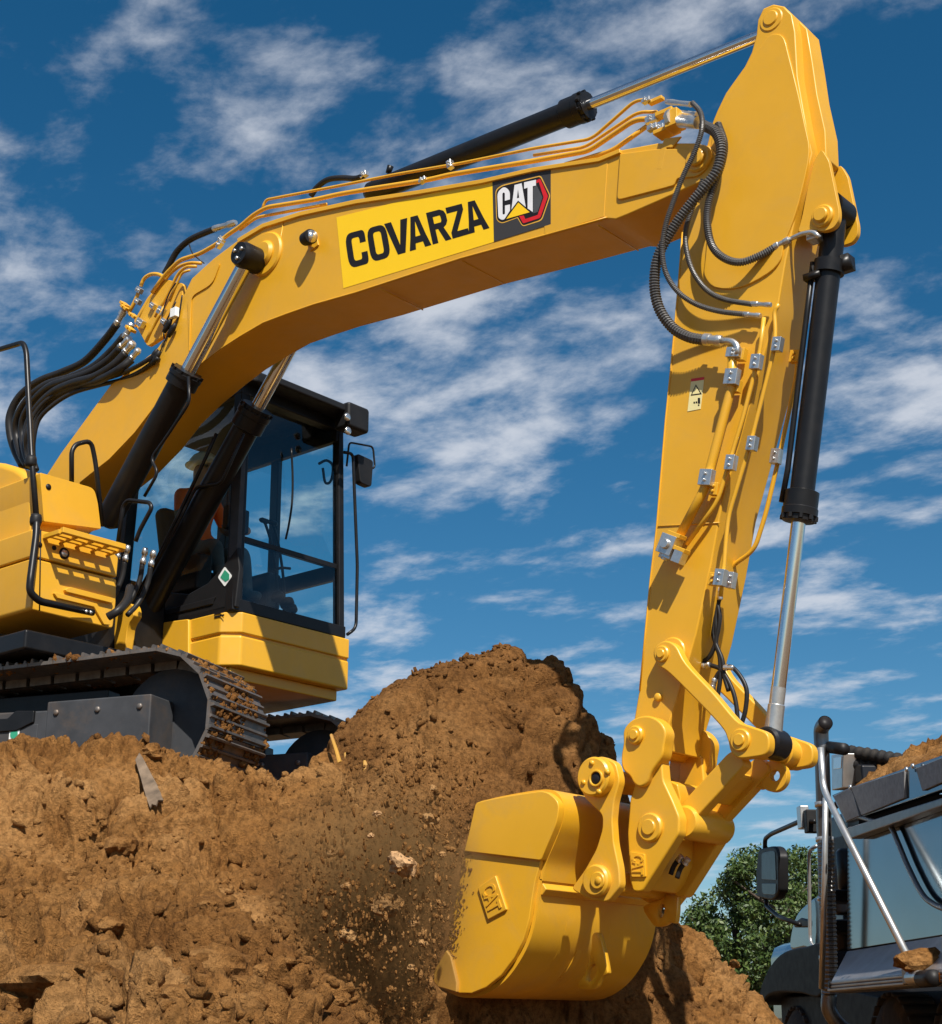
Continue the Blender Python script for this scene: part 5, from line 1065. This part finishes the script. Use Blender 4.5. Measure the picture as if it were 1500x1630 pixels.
# exhaust
xs0, xs1 = tpt(448,1475,4.06), tpt(412,230,4.06)
top = tpt(412,108,4.06); base_ = Vector((xs0.x, xs0.y, 0))
vert = [Vector((xs0.x+(xs1.x-xs0.x)*u, xs0.y+(xs1.y-xs0.y)*u, xs0.z+(xs1.z-xs0.z)*u)) for u in (0,.25,.5,.75,1)]
mid_ = Vector((vert[-1].x, vert[-1].y, top.z-.10)); endp = top-TF*.10; pth = vert[:-1]+spl([vert[-1], mid_, top+TF*.02-UZ*.03, endp], 6)
stack = MB().tube(pth, .062, 20, None, False).build('exhaust_stack', 'alu', TK)
MB().tube([p_ for p_ in pth[-6:-1]]+[pth[-1]], .057, 20, None, True).build('stack_bore_shade', 'ink', stack)  # solid black plug in place of the shade inside the pipe mouth
MB().tube(spl([xs0, xs0-UZ*.15+TF*.0, xs0-UZ*.3+TR*.15, xs0-UZ*.35+TR*.5], 6), .062, 16).build('exhaust_elbow', 'alu', stack)
ringed('heat_shield', [vert[0]+(-TF*.03), vert[0].lerp(vert[-1], .62)-TF*.03], .068, 'alu', stack, .035, .10)
MB().tube([tpt(430,480,3.95), tpt(425,900,3.95), tpt(410,1450,3.95)], .024, 12).build('grab_bar', 'alu_light', TK)
for y in (520,700,1000,1300):
    p = vert[0].lerp(vert[-1], (1475-y)/1245); MB().lathe(p-UZ*.02, p+UZ*.02, [(0,.074),(1,.074)], 18).build('stack_clamp', 'alu_light', stack)
# tarp roll and light housing
MB().lathe(tpt(450,222,4.12), tpt(525,232,4.12)+TR*.0, [(0,.05),(1,.05)], 14).build('roll_cap', 'black_plastic', TK)
for (a, b_, r) in (((520,240),(830,292),.055),((520,300),(800,330),.075)):
    P0, P1 = PT(*zt(*a), 4.25), PT(*zt(*b_), 5.4) if False else PT(*zt(*b_), 4.6)
    pts = [P0.lerp(P1, i/30) for i in range(31)]; rr_ = random.Random(3); MB().tube(pts, r, 12, lambda i, d, r=r: r*(1+.12*math.sin(i*1.7)+.05*rr_.uniform(-1,1))).build('tarp_roll', 'tarp', TK)
extt('light_housing', [(458,262),(520,252),(515,430),(460,442)], 4.2, .12, 'alu_light', TK, .01); extt('light_lens', [(470,275),(512,268),(508,330),(470,335)], 4.195, .02, 'lamp_glass', TK, .004)
extt('cab_guard', [(525,300),(610,310),(620,400),(525,420)], 4.3, 1.6, 'truck_black', TK, .02)
# cab, hood, fender
def tbox(name, s0, s1, l0, l1, z0, z1, mat, parent, bevel=.03): return MB().box(CAM*1.0+TF*((s0+s1)/2)+TR*((l0+l1)/2)+UZ*((z0+z1)/2-CAM.z), abs(s1-s0)/2, abs(l1-l0)/2, abs(z1-z0)/2, TF, TR, UZ).build(name, mat, parent, bevel)
tbox('truck_cab', 14.75, 16.3, 5.05, 6.5, .9, 2.9, 'truck_black', TK, .06)
tbox('door_window', 15.0, 16.0, 5.03, 5.045, 1.9, 2.6, 'glass', TK, .0)
tbox('hood', 16.3, 18.0, 4.92, 6.35, .8, 1.75, 'truck_blue', TK, .16)
MB().prism([PT(*zt(x, y), 4.62) for x, y in s2([(250,1250),(258,1140),(290,1060),(345,1010),(380,1000),(380,1240),(320,1245)], 3)], TR*.5).build('hood_side', 'truck_blue', TK, .04)
fen = s2([(88,1530),(100,1440),(150,1330),(220,1262),(330,1235),(400,1238),(405,1480),(300,1475),(200,1470),(140,1485),(110,1520)], 4)
MB().prism([PT(*zt(x, y), 4.42) for x, y in fen], TR*.7).build('fender', 'fender_black', TK, .03)
extt('fender_liner', [(200,1490),(405,1480),(420,1700),(210,1700)], 4.6, .5, 'fender_black', TK, .02)
extt('battery_box', [(400,1470),(520,1450),(700,1490),(700,1700),(400,1700)], 4.5, .5, 'fender_black', TK, .02)
extt('under_frame', [(430,1480),(1600,1440),(1600,1700),(430,1700)], 4.95, .5, 'fender_black', TK, .02)
for (x0, y0, x1, y1, r, l) in ((545,740,545,960,.11,4.5),(500,830,500,1080,.07,4.6),(520,1100,520,1260,.09,4.5)):
    P0, P1 = tpt(x0, y0, l), tpt(x1, y1, l); P1 = Vector((P0.x, P0.y, P1.z)); MB().lathe(P0, P1, [(0,r*.8),(.08,r),(.92,r),(1,r*.8)], 20).build('air_tank', 'truck_black', TK)
for (x, y) in ((530,985),(530,1140)): p = tpt(x, y, 4.4); MB().box(p, .16, .14, .05, TF, TR, UZ).build('tank_bracket', 'black_plastic', TK, .015)
extt('splash_panel', [(445,690),(560,660),(545,1260),(470,1400),(450,1400)], 4.9, .05, 'black_plastic', TK, .01)
MB().tube(fillet([tpt(x, y, 4.55) for x, y in ((385,725),(345,745),(352,1225),(400,1245))], .1), .018, 10).build('grab_handle', 'alu_light', TK)
mir = MB().prism([tpt(x, y, 4.15) for x, y in rpoly([(86,740,20),(170,722,24),(190,770,20),(190,960,20),(160,1005,24),(80,985,20),(76,860,10)])], TR*.10).build('mirror', 'black_plastic', TK, .02)
MB().prism([tpt(x, y, 4.145) for x, y in rpoly([(104,760,14),(172,745,18),(178,900,6),(104,895,6)])], TR*.02).build('mirror_glass', 'truck_black', mir, .004)
MB().prism([tpt(x, y, 4.145) for x, y in rpoly([(104,915,6),(178,915,6),(175,975,14),(108,970,14)])], TR*.02).build('mirror_glass', 'truck_black', mir, .004)
MB().tube(fillet([tpt(x, y, 4.18) for x, y in ((122,740),(122,690),(150,665),(310,595),(375,600))], .1), .022, 10).build('mirror_arm', 'black_paint', TK)
MB().tube(fillet([tpt(x, y, 4.20) for x, y in ((128,990),(128,1030),(190,1085),(300,1125))], .1), .02, 10).build('mirror_arm', 'black_paint', TK)
p = tpt(316,580,4.16); MB().box(p, .06, .04, .10, TF, TR, UZ).build('mirror_clamp', 'alu_light', TK, .01); p = tpt(360,600,4.2); MB().box(p, .05, .06, .10, TF, TR, UZ).build('mirror_clamp', 'black_plastic', TK, .01)
p = tpt(315,548,4.16); MB().box(p, .04, .03, .035, TF, TR, UZ).build('antenna_mount', 'black_plastic', TK, .008)
MB().prism([PT(*zt(x, y), 4.6) for x, y in ((260,1120),(300,1090),(345,1100),(345,1140),(270,1140))], TR*.2).build('hood_mirror', 'black_plastic', TK, .02)
def wheel(s, l, r, zc=None):
    c = CAM+TF*s+TR*l; c.z = r if zc is None else zc; o = MB()
    o.lathe(c, c+TR*.30, [(0,r*.60),(.05,r*.86),(.18,r*.98),(.3,r),(.7,r),(.82,r*.98),(.95,r*.86),(1,r*.6)], 40); w = sharp(o.build('wheel', 'tyre', TK), 30)
    o = MB(); o.lathe(c+TR*.06, c+TR*.02, [(0,r*.58),(.5,r*.5),(1,r*.25)], 24); o.build('rim', 'alu', w)
    for k in range(28):
        a = 2*math.pi*k/28; d_ = TF*math.cos(a)+UZ*math.sin(a); MB().box(c+TR*.15+d_*(r+.004), .045, .13, .012, (-TF*math.sin(a)+UZ*math.cos(a)), TR, d_).build('tread_block', 'tyre', w, .0) if math.sin(a) > .1 else None
wheel(15.85, 4.55, .52); wheel(12.15, 4.22, .54); wheel(10.8, 4.22, .54)
# soil load
def load():
    n, m = 150, 90; s_ = np.linspace(8.0, 13.2, n); l_ = np.linspace(4.2, 6.2, m); Sg, Lg = np.meshgrid(s_, l_, indexing='ij')
    K = sorted(((PT(*zt(x, y), 4.9)-CAM).dot(TF), PT(*zt(x, y), 4.9).z-CAM.z) for x, y in ((775,360),(830,328),(900,280),(1023,225),(1200,150),(1500,40)))
    crest = np.interp(Sg, [k[0] for k in K], [k[1] for k in K]); crest = np.where(Sg > K[-1][0], K[-1][1]-(Sg-K[-1][0])*1.2, crest)
    Zg = crest-np.abs(Lg-4.9)**1.5*.75
    P = np.array(CAM[:])[None]+Sg.ravel()[:,None]*np.array(TF[:])+Lg.ravel()[:,None]*np.array(TR[:])+Zg.ravel()[:,None]*np.array([0,0,1.])
    P = roughen(P, n, m, -0.55, 500); return tag(link('truck_load', grid_mesh('truck_load', P, n, m, 'soil'), 'soil', None, 0, False), 'brown soil heaped in the dump truck bed', 'soil', kind='stuff')
load()
p = tpt(925,1340,3.86)+UZ*.03; clod('soil_clod', p, .12, 'soil', 'brown clod resting on the truck side deck', None, 91, 'clod', 1.2, .7)

# ================================================================== TREES
def tree(px, top_y, v, rx, label, seed, n):
    rd = np.random.default_rng(seed); g = PV(px, 1640, v); g.z = 0; H = PV(px, top_y, v).z
    root = empty('leafy_tree', g); tag(root, label, 'tree', 'trees beyond the truck')
    mb = MB(); trunk = [g, g+UZ*H*.25, g+UZ*H*.5+RT*.2, g+UZ*H*.78]
    mb.tube(spl(trunk, 5), .2, 8, lambda i, d: max(.05, .28-d*.028))
    for k in range(9):
        a = k*2.4; b0 = g+UZ*H*(.22+.06*k); mb.tube(spl([b0, b0+Vector((math.cos(a), math.sin(a), .5))*rx*.4, b0+Vector((math.cos(a), math.sin(a), .55))*rx*.8], 3), .08, 6, lambda i, d: max(.02, .1-d*.03))
    mb.build('trunk', 'bark', root)
    # leaf clumps
    nc_ = 64; C_ = []
    for k in range(nc_):
        th = rd.uniform(0, 2*math.pi); ph = rd.uniform(-.9, 1); rr_ = rd.uniform(.45, 1.0)**.5
        C_.append((math.cos(th)*math.sqrt(max(0, 1-ph*ph*.9))*rr_*rx, math.sin(th)*math.sqrt(max(0, 1-ph*ph*.9))*rr_*rx, H*.52+ph*rr_*H*.44, rd.uniform(.28, .52)*rx*.62))
    C_ = np.array(C_); idx = rd.integers(0, nc_, n); q = rd.normal(0, 1, (n, 3)); q /= np.linalg.norm(q, axis=1, keepdims=True); q *= rd.random((n, 1))**.4
    pos = C_[idx, :3]+q*C_[idx, 3:4]*np.array([1,1,.75]); pos[:,2] = np.maximum(pos[:,2], .15)
    s = rd.uniform(.04, .095, n)[:,None]*(v/60.0); e1 = rd.normal(0, 1, (n, 3)); e1 /= np.linalg.norm(e1, axis=1, keepdims=True); e2 = np.cross(e1, rd.normal(0, 1, (n, 3))); e2 /= np.maximum(np.linalg.norm(e2, axis=1, keepdims=True), 1e-6)
    V = np.stack([pos-e1*s*1.3, pos-e2*s*.6, pos+e1*s*1.3, pos+e2*s*.6], 1).reshape(-1, 3)+np.array(g[:])
    F = np.arange(n*4).reshape(n, 4); me = bpy.data.meshes.new('crown'); me.vertices.add(n*4); me.vertices.foreach_set('co', V.astype(np.float32).ravel()); me.loops.add(n*4); me.loops.foreach_set('vertex_index', F.ravel().astype(np.int32)); me.polygons.add(n)
    me.polygons.foreach_set('loop_start', np.arange(0, n*4, 4, dtype=np.int32)); me.polygons.foreach_set('loop_total', np.full(n, 4, dtype=np.int32)); me.update(calc_edges=True)
    link('crown', me, 'leaf', root, 0, False)
tree(1262, 1335, 60, 2.7, 'tall bright green leafy tree rising behind the truck mirror', 1, 27000)
tree(1178, 1415, 62, 2.6, 'medium green leafy tree between bucket and truck mirror', 2, 25000)
tree(1105, 1455, 64, 2.3, 'low dark green leafy tree beside the bucket and dirt slope', 3, 20000)
tree(1330, 1400, 66, 3.0, 'broad green leafy tree mostly hidden behind the dump truck', 4, 18000)

# ================================================================== DUST
m = bpy.data.materials.new('dust'); m.use_nodes = True; t = m.node_tree; t.nodes.clear(); MATS['dust'] = m
o_ = t.nodes.new('ShaderNodeOutputMaterial'); pv = t.nodes.new('ShaderNodeVolumePrincipled'); pv.inputs['Color'].default_value = (0.62, 0.34, 0.13, 1); pv.inputs['Anisotropy'].default_value = 0.2
tcn = t.nodes.new('ShaderNodeTexCoord'); ln = t.nodes.new('ShaderNodeVectorMath'); ln.operation = 'LENGTH'; t.links.new(tcn.outputs['Object'], ln.inputs[0])
fo = t.nodes.new('ShaderNodeMapRange'); fo.interpolation_type = 'SMOOTHSTEP'; fo.inputs['From Min'].default_value = 1.0; fo.inputs['From Max'].default_value = 0.25; t.links.new(ln.outputs['Value'], fo.inputs['Value'])
nz = t.nodes.new('ShaderNodeTexNoise'); nz.inputs['Scale'].default_value = 2.2; nz.inputs['Detail'].default_value = 4; t.links.new(tcn.outputs['Object'], nz.inputs['Vector'])
nr_ = t.nodes.new('ShaderNodeMapRange'); nr_.inputs['From Min'].default_value = 0.36; nr_.inputs['From Max'].default_value = 0.62; t.links.new(nz.outputs[0], nr_.inputs['Value'])
m1 = t.nodes.new('ShaderNodeMath'); m1.operation = 'MULTIPLY'; t.links.new(fo.outputs[0], m1.inputs[0]); t.links.new(nr_.outputs[0], m1.inputs[1])
m2 = t.nodes.new('ShaderNodeMath'); m2.operation = 'MULTIPLY'; m2.inputs[1].default_value = 4.6; t.links.new(m1.outputs[0], m2.inputs[0])
t.links.new(m2.outputs[0], pv.inputs['Density']); t.links.new(pv.outputs[0], o_.inputs['Volume'])
v_, f_ = ICO3; du = link('dust_cloud', mesh('dust_cloud', v_.tolist(), [tuple(q) for q in f_.tolist()]), 'dust'); du.location = PV(595,1420,8.0); du.scale = (.72, .66, .74)
tag(du, 'thin brown dust cloud hanging left of the yellow bucket', 'dust', kind='stuff')
